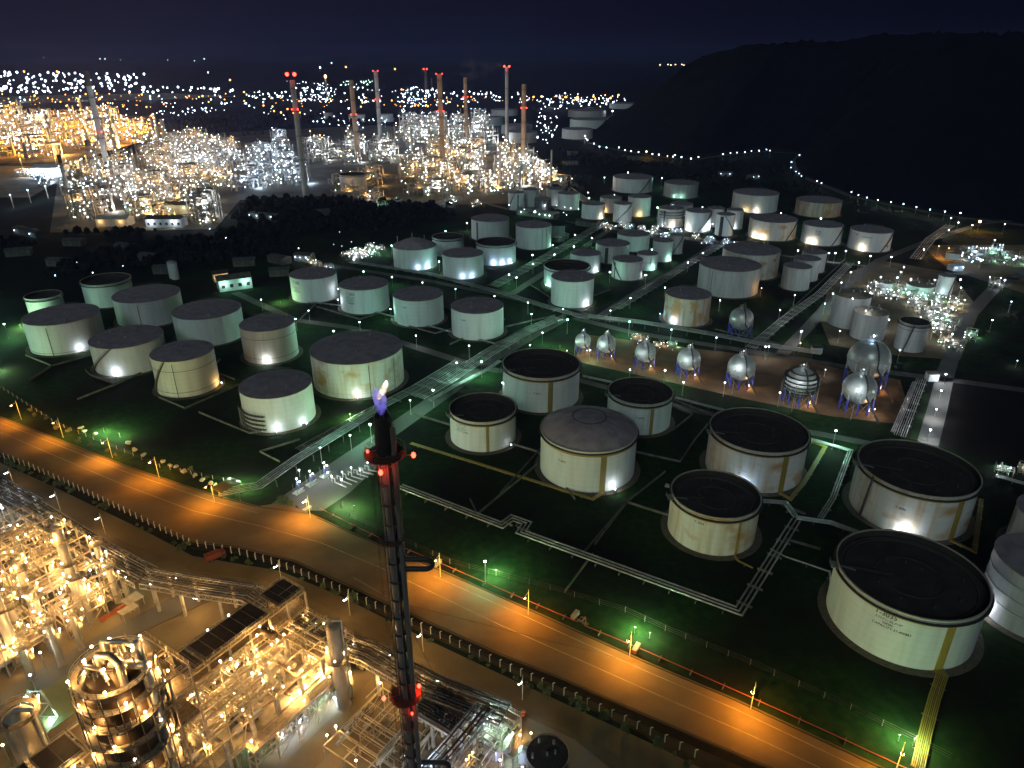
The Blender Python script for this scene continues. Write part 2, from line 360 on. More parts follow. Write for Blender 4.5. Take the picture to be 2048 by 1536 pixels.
flat('west_yard', P([(-80, 395), (60, 395), (120, 360), (100, 332), (-80, 332)]), M_conc, .028)
structure(strip(P([(-80, 322), (60, 318), (180, 313)]), 22, .036).build('orange_lit_road', M_hway))
# long pale storage yard before the distant lights
flat('distant_yard', P([(-80, 197), (120, 190), (330, 186), (470, 193), (330, 199), (100, 205), (-80, 208)]), M_conc, .05)

# hill on the right, a height field rising behind the hillside road
def hill():
    base = P(HR); b = MB(); nu, nv = 110, 46; vs = []
    pts = [at(1183, 262)] + [at(x + (12 if x < 1440 else 4), y - (9 if x < 1600 else 5)) for x, y in HR[2:]] + [at(2300, 500)]
    cum = [0]
    for a, c in zip(pts, pts[1:]): cum.append(cum[-1] + (c - a).length)
    def on(t):
        d = t * cum[-1]
        for i in range(len(pts) - 1):
            if d <= cum[i + 1] or i == len(pts) - 2: return pts[i].lerp(pts[i + 1], (d - cum[i]) / (cum[i + 1] - cum[i]))
    sil = [(1180, 262), (1225, 238), (1275, 210), (1310, 190), (1355, 160), (1410, 122), (1480, 98), (1570, 84), (1720, 78), (1900, 70), (2300, 66)]
    def sy(x):
        for (x0, y0), (x1, y1) in zip(sil, sil[1:]):
            if x <= x1: return y0 + (y1 - y0) * max(0, (x - x0)) / (x1 - x0)
        return 66
    for i in range(nu + 1):
        # each row runs from the road back and up to a ridge point, then falls behind it
        t = i / nu; p0 = on(t); px = max(1180 + (2300 - 1180) * t ** .9, min(2290, proj(p0)[0] + 8))
        dist = max(1230 - 130 * math.sin(t * 3) + 500 * t, p0.y + 90 + 260 * t)
        a = (px - 1024) / F; bb = (768 - sy(px)) / F; c, s = math.cos(PITCH), math.sin(PITCH)
        dirv = Vector((a, c + bb * s, -s + bb * c)); dirv *= (dist / dirv.y); rg = Vector((dirv.x, dirv.y, CAM_H + dirv.z)); rg.z = max(rg.z, .5)
        if i < 3: rg.z *= i / 3
        for j in range(nv + 1):
            u = j / nv * 1.5
            if u <= 1: q = p0.lerp(Vector((rg.x, rg.y, 0)), u); hh = rg.z * (math.sin(u * math.pi / 2) ** 1.15)
            else: q = Vector((rg.x, rg.y, 0)) + (Vector((rg.x, rg.y, 0)) - p0) * (u - 1) * 1.2; hh = rg.z * math.cos((u - 1) * math.pi)
            n = noise.noise(q * .02) * 9 + noise.noise(q * .09) * 7 + noise.noise(q * .3) * 5
            vs.append((q.x, q.y, max(-1, hh + n * min(1, hh / 12))))
    b.add(vs, [(i * (nv + 1) + j, i * (nv + 1) + j + 1, (i + 1) * (nv + 1) + j + 1, (i + 1) * (nv + 1) + j) for i in range(nu) for j in range(nv)], True)
    return b
o = hill().build('hill', mat('wooded_hillside', (.002, .003, .0035), .95, c2=(.005, .006, .005), scale=(.06, .06, .06)))
structure(o)

# dark scrub woodland between farm and refinery, treetops as one ruffled mass
def wood(name, poly, step, hmax, m):
    pts = P(poly); x0 = min(p.x for p in pts); x1 = max(p.x for p in pts); y0 = min(p.y for p in pts); y1 = max(p.y for p in pts)
    def ins(x, y):
        c = False; j = len(pts) - 1
        for i in range(len(pts)):
            a, d = pts[i], pts[j]
            if (a.y > y) != (d.y > y) and x < (d.x - a.x) * (y - a.y) / (d.y - a.y) + a.x: c = not c
            j = i
        return c
    b = MB(); rr = random.Random(3)
    y = y0
    while y < y1:
        x = x0
        while x < x1:
            qx, qy = x + rr.uniform(-step, step) * .6, y + rr.uniform(-step, step) * .6
            d = noise.noise(Vector((qx, qy, 0)) * .012)
            if ins(qx, qy) and d > -.18 + rr.uniform(-.1, .1):
                h = hmax * (.5 + rr.random() * .7); r = h * rr.uniform(.35, .6); k = 7
                vs = [(qx + math.cos(6.28 * i / k) * r * rr.uniform(.7, 1.2), qy + math.sin(6.28 * i / k) * r * rr.uniform(.7, 1.2), h * rr.uniform(.1, .35)) for i in range(k)]
                vs += [(qx + math.cos(6.28 * i / k + .4) * r * rr.uniform(.5, 1), qy + math.sin(6.28 * i / k + .4) * r * rr.uniform(.5, 1), h * rr.uniform(.6, .85)) for i in range(k)] + [(qx, qy, h)]
                b.add(vs, [(i, (i + 1) % k, k + (i + 1) % k, k + i) for i in range(k)] + [(k + i, k + (i + 1) % k, 2 * k) for i in range(k)])
            x += step
        y += step
    o = b.build(name, m); o['kind'] = 'stuff'
    return o
M_wood = mat('dark_scrub_leaves', (.006, .009, .007), .95, c2=(.013, .014, .009), scale=(.1, .1, .1))
wood('woodland', [(-150, 585), (0, 590), (180, 545), (480, 525), (700, 470), (780, 462), (930, 430), (900, 412), (640, 398), (500, 400), (440, 462), (110, 468), (-150, 470)], 7.5, 7, M_wood)
wood('woodland', [(1120, 300), (1330, 325), (1450, 320), (1570, 330), (1660, 400), (1460, 375), (1240, 345), (1120, 400), (1075, 330)], 11, 4.5, M_wood)
wood('woodland', [(350, 265), (480, 275), (640, 255), (800, 252), (800, 238), (640, 228), (330, 240)], 22, 12, M_wood)

# ------------------------------------------------ storage tanks
# key: x, y, radius, height, roof (f fixed, o open floating, d dome, c cone, s silvery), paint, phrase
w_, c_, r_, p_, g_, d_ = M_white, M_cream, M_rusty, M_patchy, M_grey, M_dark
TK = {
'a1': (-293.6, 426.4, 10.1, 13.3, 'o', w_, 'smallest white tank at the far left end of the back-left tanks'),
'a2': (-268.4, 454.4, 14.8, 15.2, 'o', w_, 'white open-topped tank farthest back in the left group of tanks'),
'a3': (-226.1, 421.7, 19.2, 15.8, 'f', w_, 'wide white tank with a thin vertical pipe behind the front left tanks'),
'a4': (-176.8, 391.1, 18.8, 16.1, 'f', w_, 'wide white tank lit green on its right side in the left group'),
'a5': (-253.2, 378.1, 19.0, 17.5, 'f', w_, 'bright bluish-white wide tank at the left edge with a downpipe'),
'a6': (-202.9, 349.2, 17.7, 15.3, 'f', w_, 'white tank with a spiral stair and a bright glow at the foot of its wall'),
'a7': (-161.0, 320.9, 14.4, 18.8, 'f', c_, 'tall beige tank with dark pipe lines and a spiral stair above the highway'),
'a8': (-132.3, 361.7, 14.3, 18.5, 'f', c_, 'tall tan tank with a warm glow at its base behind the front left tanks'),
'a9': (-105.6, 287.6, 15.6, 16.5, 'f', w_, 'white tank wrapped with dark scaffold bands nearest the highway on the left'),
'a10': (-77.5, 328.2, 22.5, 17.8, 'f', p_, 'largest grey-topped tank behind the flare flame'),
'b1': (-134.2, 465.4, 15.5, 16.1, 'f', w_, 'leftmost green-lit tank of the middle row of four, with black lettering'),
'b2': (-95.8, 443.0, 15.6, 15.8, 'f', w_, 'green-lit tank second in the middle row of four, with a lettered panel'),
'b3': (-57.9, 419.7, 15.4, 16.3, 'f', w_, 'green-lit tank third in the middle row of four, with a small black number'),
'b4': (-20.4, 397.3, 15.4, 16.3, 'f', w_, 'rightmost green-lit tank of the middle row of four'),
'c1': (-75.6, 544.6, 16.8, 15.7, 'c', w_, 'tank with a raised conical roof and a lamp glow at its foot'),
'c2': (-52.7, 581.2, 12.9, 14.0, 'o', w_, 'small open tank just behind the conical-roofed tank'),
'c3': (-36.5, 519.9, 15.3, 16.1, 'f', w_, 'tank right of the conical-roofed tank with two lamps at its foot'),
'c4': (-12.6, 556.9, 15.7, 15.4, 'o', w_, 'open-topped tank brightly lit along its foot behind the middle row'),
'c5': (-19.5, 637.8, 16.9, 17.2, 'f', w_, 'tank with a dark vertical band nearest the bright refinery'),
'c6': (18.4, 606.3, 15.2, 18.2, 'f', w_, 'tall pale green tank with a vertical ladder beside the dark building'),
'd1': (102.9, 597.9, 13.6, 12.8, 'f', w_, 'pale tank at the back of the small-tank cluster'),
'd2': (80.4, 560.4, 13.4, 13.7, 'f', g_, 'bluish tank with a dark vertical band in the small-tank cluster'),
'd3': (120.3, 560.1, 7.9, 15.8, 'f', w_, 'slim green-lit tank with a bright lamp at its right foot'),
'd4': (135.8, 581.8, 5.6, 15.5, 'f', g_, 'narrowest grey tank right of the small-tank cluster'),
'd5': (103.8, 535.1, 8.0, 12.0, 'f', w_, 'short green-lit tank with ring and pipe marks in the small-tank cluster'),
'd6': (85.2, 512.6, 11.2, 13.4, 'f', g_, 'blue-grey tank at the front of the small-tank cluster with a diagonal stair'),
'd7': (55.9, 530.5, 11.5, 13.4, 'f', w_, 'pale tank at the left end of the small-tank cluster'),
'e1': (39.3, 495.3, 16.3, 13.3, 'o', w_, 'low open tank half hidden behind a green-lit tank'),
'e2': (40.0, 453.2, 14.0, 17.6, 'f', w_, 'smooth green-lit tank with a starry lamp at its lower right'),
'f1': (108.3, 418.5, 13.8, 17.1, 'f', r_, 'rust-brown tank with a blue-white lamp at its foot'),
'f2': (151.1, 480.6, 20.6, 18.4, 'f', g_, 'very wide blue-grey tank in the centre right'),
'f3': (178.8, 522.6, 20.6, 18.4, 'f', p_, 'wide tank with rusty patches behind the very wide blue-grey tank'),
'g1': (81.8, 723.1, 11.5, 14.0, 'f', w_, 'green-lit low tank at the left of the far tank cluster'),
'g2': (103.5, 754.8, 11.3, 14.6, 'f', g_, 'dim tank at the back left of the far tank cluster with a yellow glow'),
'g3': (109.0, 705.6, 9.0, 17.4, 'f', w_, 'slim pale tank with a diagonal stair in the far cluster'),
'g4': (130.2, 736.5, 11.7, 18.7, 'f', w_, 'tall tank with a yellow lamp at its foot in the far cluster'),
'g5': (152.4, 686.9, 12.3, 16.9, 'f', g_, 'tank banded with scaffolding in the far cluster'),
'g6': (168.5, 714.5, 11.0, 15.6, 'f', g_, 'dim tank mostly hidden behind the scaffolded tank'),
'g7': (174.3, 667.9, 12.1, 17.9, 'f', w_, 'white tank with a diagonal stair right of the scaffolded tank'),
'g8': (194.8, 684.8, 8.1, 17.0, 'f', g_, 'narrow tank tucked behind the tank with the dark stair tower'),
'g9': (194.0, 648.0, 8.1, 18.7, 'f', w_, 'narrow white tank with a tall dark stair tower on its left'),
'g10': (210.8, 676.1, 7.9, 17.3, 'f', w_, 'narrow pale tank at the right end of the far cluster'),
'h1': (235.6, 642.4, 20.5, 16.1, 'f', p_, 'wide tank with two very bright lamps at its lower left'),
'h2': (257.9, 765.5, 23.3, 17.8, 'f', w_, 'wide low green-white tank in the far back right'),
'h3': (316.0, 742.0, 22.0, 14.2, 'f', r_, 'yellow-brown rusty tank farthest right before the hill'),
'h4': (271.6, 620.5, 16.6, 15.7, 'f', w_, 'white tank with dark lettering and a yellow glow below it on the right'),
'h5': (304.3, 599.4, 16.7, 15.7, 'f', w_, 'rightmost white tank of the back right row, with a spiral stair'),
'i1': (146.0, 882.3, 23.7, 16.1, 'f', w_, 'lone green-lit wide tank farthest back below the hillside road'),
'i2': (196.6, 844.5, 19.5, 15.3, 'f', g_, 'dim greenish wide tank below the hillside road'),
'j1': (4.8, 766.8, 9.0, 17.6, 'f', w_, 'slim tank with a dark band at the right foot of the bright refinery'),
'j2': (20.0, 783.1, 9.2, 17.9, 'f', g_, 'dim slim tank behind the banded slim tank by the refinery'),
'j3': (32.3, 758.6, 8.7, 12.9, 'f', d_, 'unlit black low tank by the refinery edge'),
'j4': (46.9, 791.6, 9.2, 17.3, 'f', g_, 'grey tank behind the unlit black tank'),
'j5': (60.2, 769.2, 11.4, 16.3, 'f', w_, 'pale tank at the right end of the row by the refinery edge'),
'k1': (200.2, 485.7, 9.5, 15.6, 'f', g_, 'front one of three staggered blue-grey tanks by the pipe road'),
'k2': (215.1, 507.5, 9.2, 15.4, 'f', g_, 'middle one of three staggered blue-grey tanks by the pipe road'),
'k3': (229.1, 529.1, 8.8, 14.6, 'f', g_, 'rear one of three staggered blue-grey tanks by the pipe road'),
'l1': (205.0, 410.0, 10.5, 19.1, 's', g_, 'tall silvery tank behind the big sphere with a bright lamp on its left'),
'l2': (207.6, 389.1, 9.2, 15.5, 's', g_, 'silver tank with a spotlit conical top right behind the biggest sphere'),
'l3': (222.8, 370.7, 7.6, 16.0, 'o', g_, 'grey tank with a black open top right of the biggest sphere'),
'l4': (297.8, 471.6, 5.1, 12.7, 'f', w_, 'small tall white tank at the far right behind the small process units'),
'l5': (280.1, 469.9, 8.8, 7.0, 's', g_, 'low squat silver tank among the small process units'),
'l6': (258.3, 472.7, 3.9, 7.5, 's', w_, 'tiny bright tank among the lamps of the small process units'),
'm1': (13.9, 309.2, 18.2, 17.3, 'o', w_, 'open black-topped tank at the rear left of the front group, lit green on its left'),
'm2': (-12.4, 269.4, 14.1, 13.9, 'o', w_, 'open white tank lettered T-3093 right of the flare stack'),
'm3': (30.0, 244.0, 18.7, 17.6, 'd', w_, 'cream tank with a domed brown roof and an ochre stripe'),
'm4': (56.9, 283.8, 14.1, 14.8, 'o', w_, 'open white tank just behind the domed tank'),
'm5': (96.2, 243.4, 18.4, 17.4, 'o', p_, 'open tank with faint rust and a bluish glow at its foot in the front group'),
'm6': (69.1, 202.8, 14.7, 14.9, 'o', p_, 'open tank with rust stains in the middle of the front group'),
'm7': (143.8, 215.6, 19.4, 17.4, 'o', p_, 'open rust-brown tank with a brilliant lamp at its foot near the right edge'),
'm8': (112.9, 159.7, 19.4, 17.2, 'o', w_, 'nearest and largest open white tank, lettered T-3035'),
'm9': (153.5, 162.3, 13.4, 18.7, 'f', g_, 'grey ribbed tank cut by the right edge of the picture, floodlit from below'),
'm10': (178.6, 191.2, 12.3, 14.6, 'f', g_, 'sliver of a pale tank at the right edge behind the grey ribbed tank'),
'n1': (128.5, 1475.3, 30.3, 17.4, 'f', w_, 'nearest of the distant wide tanks at the foot of the hill'),
'n2': (174.9, 1701.3, 44.2, 17.6, 'f', w_, 'distant wide tank second from the foot of the hill'),
'n3': (197.8, 2003.7, 49.9, 15.7, 'f', g_, 'distant dim wide tank behind the two white ones by the hill'),
'n4': (340.3, 2327.3, 42.3, 14.0, 'f', w_, 'distant bright tank partly cut off by the hill slope'),
'n5': (16.9, 1407.3, 30.0, 18.4, 'f', g_, 'distant dark green tank right of the tallest brown chimneys'),
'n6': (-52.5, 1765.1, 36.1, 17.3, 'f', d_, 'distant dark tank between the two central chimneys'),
'n7': (-20.9, 2048.1, 36, 15.0, 'f', w_, 'distant green-tinged tank behind the chimney with two red lamps'),
'n8': (-377.2, 1840.6, 19.7, 17.0, 'f', w_, 'distant bluish tank behind the leaning grey chimney'),
'n9': (-310.7, 1854.1, 19.3, 17.1, 'f', w_, 'distant bluish tank right of the leaning grey chimney'),
'n10': (-461.4, 1904.1, 11.6, 16.4, 'f', g_, 'smallest distant tank left of the two bluish ones'),
'n11': (-189.6, 871.1, 15.7, 20.6, 'o', g_, 'open dark-topped tank inside the refinery between the lamp clusters'),
'n12': (-96.4, 853.4, 7.9, 10.8, 'f', g_, 'small grey tank at the front of the central refinery units'),
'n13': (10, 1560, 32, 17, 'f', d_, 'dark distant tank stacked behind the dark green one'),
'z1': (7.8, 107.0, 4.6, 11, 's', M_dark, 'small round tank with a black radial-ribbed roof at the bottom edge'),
}
TANK = {}
M_inner = mat('shade_toned_inner_wall', (.035, .028, .024), .8, c2=(.05, .038, .03), scale=(.4, .4, .1))  # shade inside the open tanks is put into this wall colour
TREAD = {'fixed': 0}
def bearing(x, y, r, px, h=0):
    """angle on the wall facing the camera whose image column is px"""
    best = None
    base = math.atan2(-y, -x)
    for i in range(-85, 86):
        a = base + rad(i); q = proj((x + math.cos(a) * r, y + math.sin(a) * r, h))[0]
        if best is None or abs(q - px) < best[0]: best = (abs(q - px), a)
    return best[1]
def tank(key, stairs=None):
    x, y, r, h, roof, paint, phrase = TK[key]
    far = y > 900; n = 40 if far else 72
    t = thing('storage_tank', (x, y, 0), phrase, 'tank', 'distant storage tanks' if far else 'storage tanks of the tank farm')
    TANK[key] = t; LAND.append((Vector((x, y, 0)), phrase, r))
    if roof == 'o':
        fz = h - 2.0
        MB().lathe([(r, 0), (r, h), (r - .06, h)], n).build('shell', paint, t)
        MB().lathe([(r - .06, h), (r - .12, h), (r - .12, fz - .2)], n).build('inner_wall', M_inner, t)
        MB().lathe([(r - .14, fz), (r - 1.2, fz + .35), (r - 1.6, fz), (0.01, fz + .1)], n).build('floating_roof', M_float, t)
        if not far:
            fb = MB(); fr = 0
            fb.ring(r - 2.6, r - 2.35, fz + .1, .35, 48); fb.ring(r * .45, r * .45 + .2, fz + .1, .3, 32)
            for i in range(9): a = i * .7 + r; q = r * (.3 + .055 * i); fb.cyl((math.cos(a) * q, math.sin(a) * q, fz), (math.cos(a) * q, math.sin(a) * q, fz + .7), .35, 8)
            la = math.atan2(-y, -x) - 1.15; fb.beam((math.cos(la) * (r - .3), math.sin(la) * (r - .3), h - .3), (math.cos(la) * r * .25, math.sin(la) * r * .25, fz + .35), .8, .2)
            fb.build('roof_fitting', M_darksteel, t)
            wg = MB().ring(r + .02, r + .85, h - 1.25, .22, n).build('wind_girder', M_girder, t)
            MB().ring(r - .18, r + .25, h + .004, .3, n).build('top_rim', M_rim, t)
            MB().railring(r + .75, h - 1.03, 1.0, .06, 40).build('handrail', M_darksteel, wg)
            fa = math.atan2(-y, -x) - 1.15 if key[0] == 'm' else math.atan2(-y, -x) + .9
            fb = MB(); d = Vector((math.cos(fa), math.sin(fa), 0)); s = Vector((-d.y, d.x, 0))
            fb.box(d * (r + .9) + Vector((0, 0, h - .6)), (2.4, 3.2, .15), fa); fb.rail([d * (r + 2) + s * k + Vector((0, 0, h - .5)) for k in (-1.6, 1.6)], 1.1)
            fb.beam(d * (r + .1) + Vector((0, 0, h - .4)), d * (r - 5) + Vector((0, 0, fz + .3)), .7, .15)
            fb.build('gauger_platform', M_steel, t)
    elif roof == 'd':
        MB().lathe([(r, 0), (r, h)], n).build('shell', paint, t)
        RR = (r * r + 5.7 ** 2) / 11.4; MB().sphere((0, 0, h + 5.7 - RR), RR, n, 10, 1.0, (RR - 5.7) / RR).build('domed_roof', M_roof, t)
        MB().ring(r + .02, r + .8, h - .9, .22, n).build('wind_girder', M_girder, t)
        MB().ring(r - .1, r + .3, h + .004, .3, n).build('top_rim', M_rim, t)
        b = MB()
        for i in range(12):
            a = i * math.pi / 6
            b.beam((math.cos(a) * r * .8, math.sin(a) * r * .8, h + 3.05), (math.cos(a) * r * .36, math.sin(a) * r * .36, h + 5.33), .06)
        b.ring(r * .34, r * .36, h + 5.3, .1, 24); b.build('roof_rib', M_darksteel, t)
    else:
        rise = {'f': r * .05, 'c': 6.2, 's': r * .22}[roof]
        MB().lathe([(r, 0), (r, h)], n).build('shell', paint, t)
        rf = MB().lathe([(r - .02, h + .02), (r * .5, h + rise * .62), (.01, h + rise)], n).build('roof', {'s': M_clad if key != 'z1' else M_float}.get(roof, M_roof), t)
        MB().ring(r + .01, r + .16, h - .12, .18, n).build('top_rim', M_rim, t)
        if not far:
            b = MB(); b.railring(r - .3, h + .05, 1.0, .06, 10, (0, 0, 0), math.atan2(-y, -x) - .5 + 3.1, math.atan2(-y, -x) + .5 + 3.1); b.build('handrail', M_steel, rf)
            b = MB()
            for k in range(5):
                a = k * 1.3 + r; rr = r * (.25 + .13 * k); b.cyl((math.cos(a) * rr, math.sin(a) * rr, h), (math.cos(a) * rr, math.sin(a) * rr, h + rise + .8), .28, 8)
            b.build('roof_vent', M_steel, rf)
        if roof == 's' or key == 'z1':
            b = MB()
            for i in range(24):
                a = i * math.pi / 12; b.beam((math.cos(a) * r * .99, math.sin(a) * r * .99, h + .05), (math.cos(a) * .3, math.sin(a) * .3, h + rise + .03), .07)
            b.build('roof_rib', M_darksteel, rf)
    if not far: MB().ring(r, r + (2.4 if r > 12 else 1.4), 0.03, .12, n).build('gravel_apron', M_pad, t)
    return t
for k in TK: tank(k)
def spiral(key, a0, a1, z0=0.3):
    x, y, r, h = TK[key][:4]; b = MB(); n = 26
    for i in range(n):
        a = a0 + (a1 - a0) * i / n; c = a0 + (a1 - a0) * (i + 1) / n; z = z0 + (h - z0) * i / n; zc = z0 + (h - z0) * (i + 1) / n
        b.beam((math.cos(a) * (r + .55), math.sin(a) * (r + .55), z), (math.cos(c) * (r + .55), math.sin(c) * (r + .55), zc), .95, .3)
        b.beam((math.cos(a) * (r + 1.05), math.sin(a) * (r + 1.05), z + 1), (math.cos(c) * (r + 1.05), math.sin(c) * (r + 1.05), zc + 1), .1)
        b.beam((math.cos(a) * (r + 1.05), math.sin(a) * (r + 1.05), z), (math.cos(a) * (r + 1.05), math.sin(a) * (r + 1.05), z + 1), .08)
    b.build('spiral_stair', M_darksteel, TANK[key])
def bear(key, px, h=0): return bearing(*TK[key][:3], px, h)
def sp(key, px0, px1): spiral(key, bear(key, px0), bear(key, px1, TK[key][3]))
sp('a6', 190, 222); sp('a7', 308, 328); sp('d6', 1243, 1228); sp('g3', 1232, 1262); sp('g7', 1395, 1423); sp('g9', 1470, 1450); sp('h4', 1662, 1686)
sp('h5', 1760, 1786); sp('h1', 1570, 1594); sp('m7', 1722, 1750); sp('l3', 1805, 1830); sp('l4', 1895, 1910); sp('d4', 1345, 1366); sp('j1', 1018, 1030); sp('i1', 1278, 1300)
def band(key, px, wdt, m, name='foam_pipes', ribs=0, z0=0.0, z1=None):
    x, y, r, h = TK[key][:4]; a = bear(key, px); b = MB(); z1 = z1 or h - 1.3
    if ribs:
        for i in range(ribs):
            c = a + (i - (ribs - 1) / 2) * wdt / r / ribs
            b.cyl((math.cos(c) * (r + .14), math.sin(c) * (r + .14), z0), (math.cos(c) * (r + .14), math.sin(c) * (r + .14), z1), wdt / ribs * .42, 6)
    else: b.lathe([(r + .03, z0), (r + .18, z0), (r + .18, z1), (r + .03, z1)], 6, (0, 0, 0), a - wdt / r / 2, a + wdt / r / 2, False)
    return b.build(name, m, TANK[key])
for k, px in (('m1', 1100), ('m2', 976), ('m3', 1204), ('m4', 1301), ('m5', 1560), ('m6', 1470), ('m7', 1900), ('m8', 1876)):
    wd = {'m6': 1.0, 'm2': 1.3, 'm4': 1.6}.get(k, 2.3); band(k, px, wd, M_ochre, 'foam_pipes', 3 if wd < 2 else 7)
    x, y, r, h = TK[k][:4]; a = bear(k, px)
    MB().lathe([(r + .02, h - 2.1), (r + .1, h - 2.1), (r + .1, h - 1.35), (r + .02, h - 1.35)], 60).build('foam_ring_pipe', M_ochre, TANK[k])
band('c5', 955, 1.6, M_black, 'cable_riser'); band('d2', 1212, 2.6, M_black, 'cable_riser'); band('j1', 1036, 1.3, M_black, 'cable_riser'); band('g9', 1440, 3.2, M_black, 'stair_tower')
band('d6', 1229, 1.2, M_black, 'cable_riser'); band('g5', 1327, 1.6, M_black, 'cable_riser')
for k, px in (('a5', 108), ('a3', 285), ('a7', 358), ('c6', 1084), ('c6', 1092), ('a10', 742), ('a10', 790), ('d5', 1300), ('f2', 1420)): band(k, px, .35, M_darksteel, 'downpipe')
def hoop(key, z, m=M_darksteel, w=.14, a0=0, a1=2 * math.pi, name='pipe_ring'):
    r = TK[key][2]; MB().lathe([(r + .02, z), (r + w, z), (r + w, z + w * 1.2), (r + .02, z + w * 1.2)], 64, (0, 0, 0), a0, a1).build(name, m, TANK[key])
hoop('a7', 13.5); hoop('a7', 2.6); hoop('a8', 13.6); hoop('a8', 3); hoop('a10', 2.2, M_cream, .2); hoop('a5', 1.2); hoop('a2', 13.4, M_ochre, .1); hoop('a1', 11.6); hoop('l3', 12.6); hoop('d5', 6)
for z in (6, 10, 14.5): hoop('m9', z, M_steel, .2)
def scaff(key, zs, px0, px1):
    x, y, r, h = TK[key][:4]; a0, a1 = bear(key, px0), bear(key, px1)
    for z in zs:
        b = MB(); b.ring(r + .15, r + 1.5, z, .1, 24, (0, 0, 0), min(a0, a1), max(a0, a1)); b.railring(r + 1.5, z + .1, 1.0, .07, 16, (0, 0, 0), min(a0, a1), max(a0, a1))
        b.build('scaffold_walkway', M_darksteel, TANK[key])
    b = MB()
    for i in range(13):
        a = a0 + (a1 - a0) * i / 12
        for q in (.2, 1.5): b.beam((math.cos(a) * (r + q), math.sin(a) * (r + q), 0), (math.cos(a) * (r + q), math.sin(a) * (r + q), max(zs) + 1.2), .09)
    b.build('scaffold_poles', M_steel, TANK[key])
scaff('a9', [1.8, 3.9, 6.0, 8.1], 478, 535); scaff('g5', [9, 11.5, 14], 1318, 1368)
# lamps added on the two silver tanks to light their roofs
for k, px, py in (('l1', 1690, 598), ('l2', 1722, 622)):
    t = TANK[k]; x, y, r, h = TK[k][:4]; g = at(px, py, h + 2); p = Vector((g.x - x, g.y - y, h + 2.2)); p.x = max(-r * .7, p.x)
    MB().beam((p.x, p.y, h), (p.x, p.y, h + 2), .12).build('lamp_post', M_steel, t); MB().sphere(p, .3, 8, 6).build('lamp', E_w, t); light(t, p + Vector((.2, -.2, .6)), C_w, 900, .15)
# lettering on the walls
def wall_text(key, px, z, s, size, m=M_ink):
    x, y, r, h = TK[key][:4]; c = bpy.data.curves.new('wall_text', 'FONT'); c.body = s; c.size = size; c.align_x = 'CENTER'; c.offset = size * .012; c.size = size * 1.15; c.space_line = 1.0
    o = bpy.data.objects.new('tmp_text', c); col.objects.link(o)
    dg = bpy.context.evaluated_depsgraph_get(); me = bpy.data.meshes.new_from_object(o.evaluated_get(dg))
    bpy.data.objects.remove(o)
    a0 = bear(key, px, z)
    for v in me.vertices:
        a = a0 + v.co.x / r; zz = v.co.y; v.co = (math.cos(a) * (r + .05), math.sin(a) * (r + .05), z + zz)
    me.materials.clear(); me.materials.append(m)
    link('lettering', me, TANK[key])
wall_text('m8', 1772, 14.0, 'T-3035', 1.7); wall_text('m8', 1776, 12.7, 'E.77.P.11.ES.29.09', .8); wall_text('m8', 1776, 11.6, 'DIESEL', .8); wall_text('m8', 1780, 10.4, 'CAPACITY.37,400M3', .95)
wall_text('m2', 921, 11.2, 'T-3093', 1.35); wall_text('m2', 921, 10.1, 'E.77.P.11.ES.29', .7); wall_text('m2', 923, 9.1, 'FIXED ROOF', .7); wall_text('m2', 923, 8.1, 'CAPACITY 8,600M3', .7)
wall_text('m3', 1124, 11.2, 'T-3092', 1.0); wall_text('m1', 1074, 9.4, 'T-3091', 1.0); wall_text('m4', 1280, 8.0, 'T-3094', 1.1); wall_text('m6', 1398, 11.2, 'T-3034', 1.0); wall_text('m7', 1800, 10, 'T-3036', 1.0)
wall_text('b3', 808, 11.5, 'T-304', 1.2); wall_text('b4', 926, 11.3, 'T-305', 1.2); wall_text('b1', 592, 12.4, 'T-302', 2.2); wall_text('b1', 592, 9.4, 'E.77.P.11\nDIESEL\nCAPACITY', 1.2)
wall_text('b2', 700, 12.2, 'T-303', 2.2); wall_text('b2', 700, 10.4, 'E.77.P.11.ES\nJET FUEL\nCAPACITY\n12,400M3', 1.15); wall_text('h5', 1712, 12.0, 'T-41', 2.4); wall_text('h5', 1735, 11.3, 'CAPACITY', 1.4); wall_text('h4', 1636, 11, 'T-42\nE.77', 2.2)
def orange_mark(key, px, z):
    r = TK[key][2]; a = bear(key, px, z); MB().lathe([(r + .04, z), (r + .04, z + 2.2)], 3, (0, 0, 0), a - 1.1 / r, a + 1.1 / r).build('painted_mark', M_orange, TANK[key])
orange_mark('f3', 1549, 13); orange_mark('h5', 1774, 3.5)

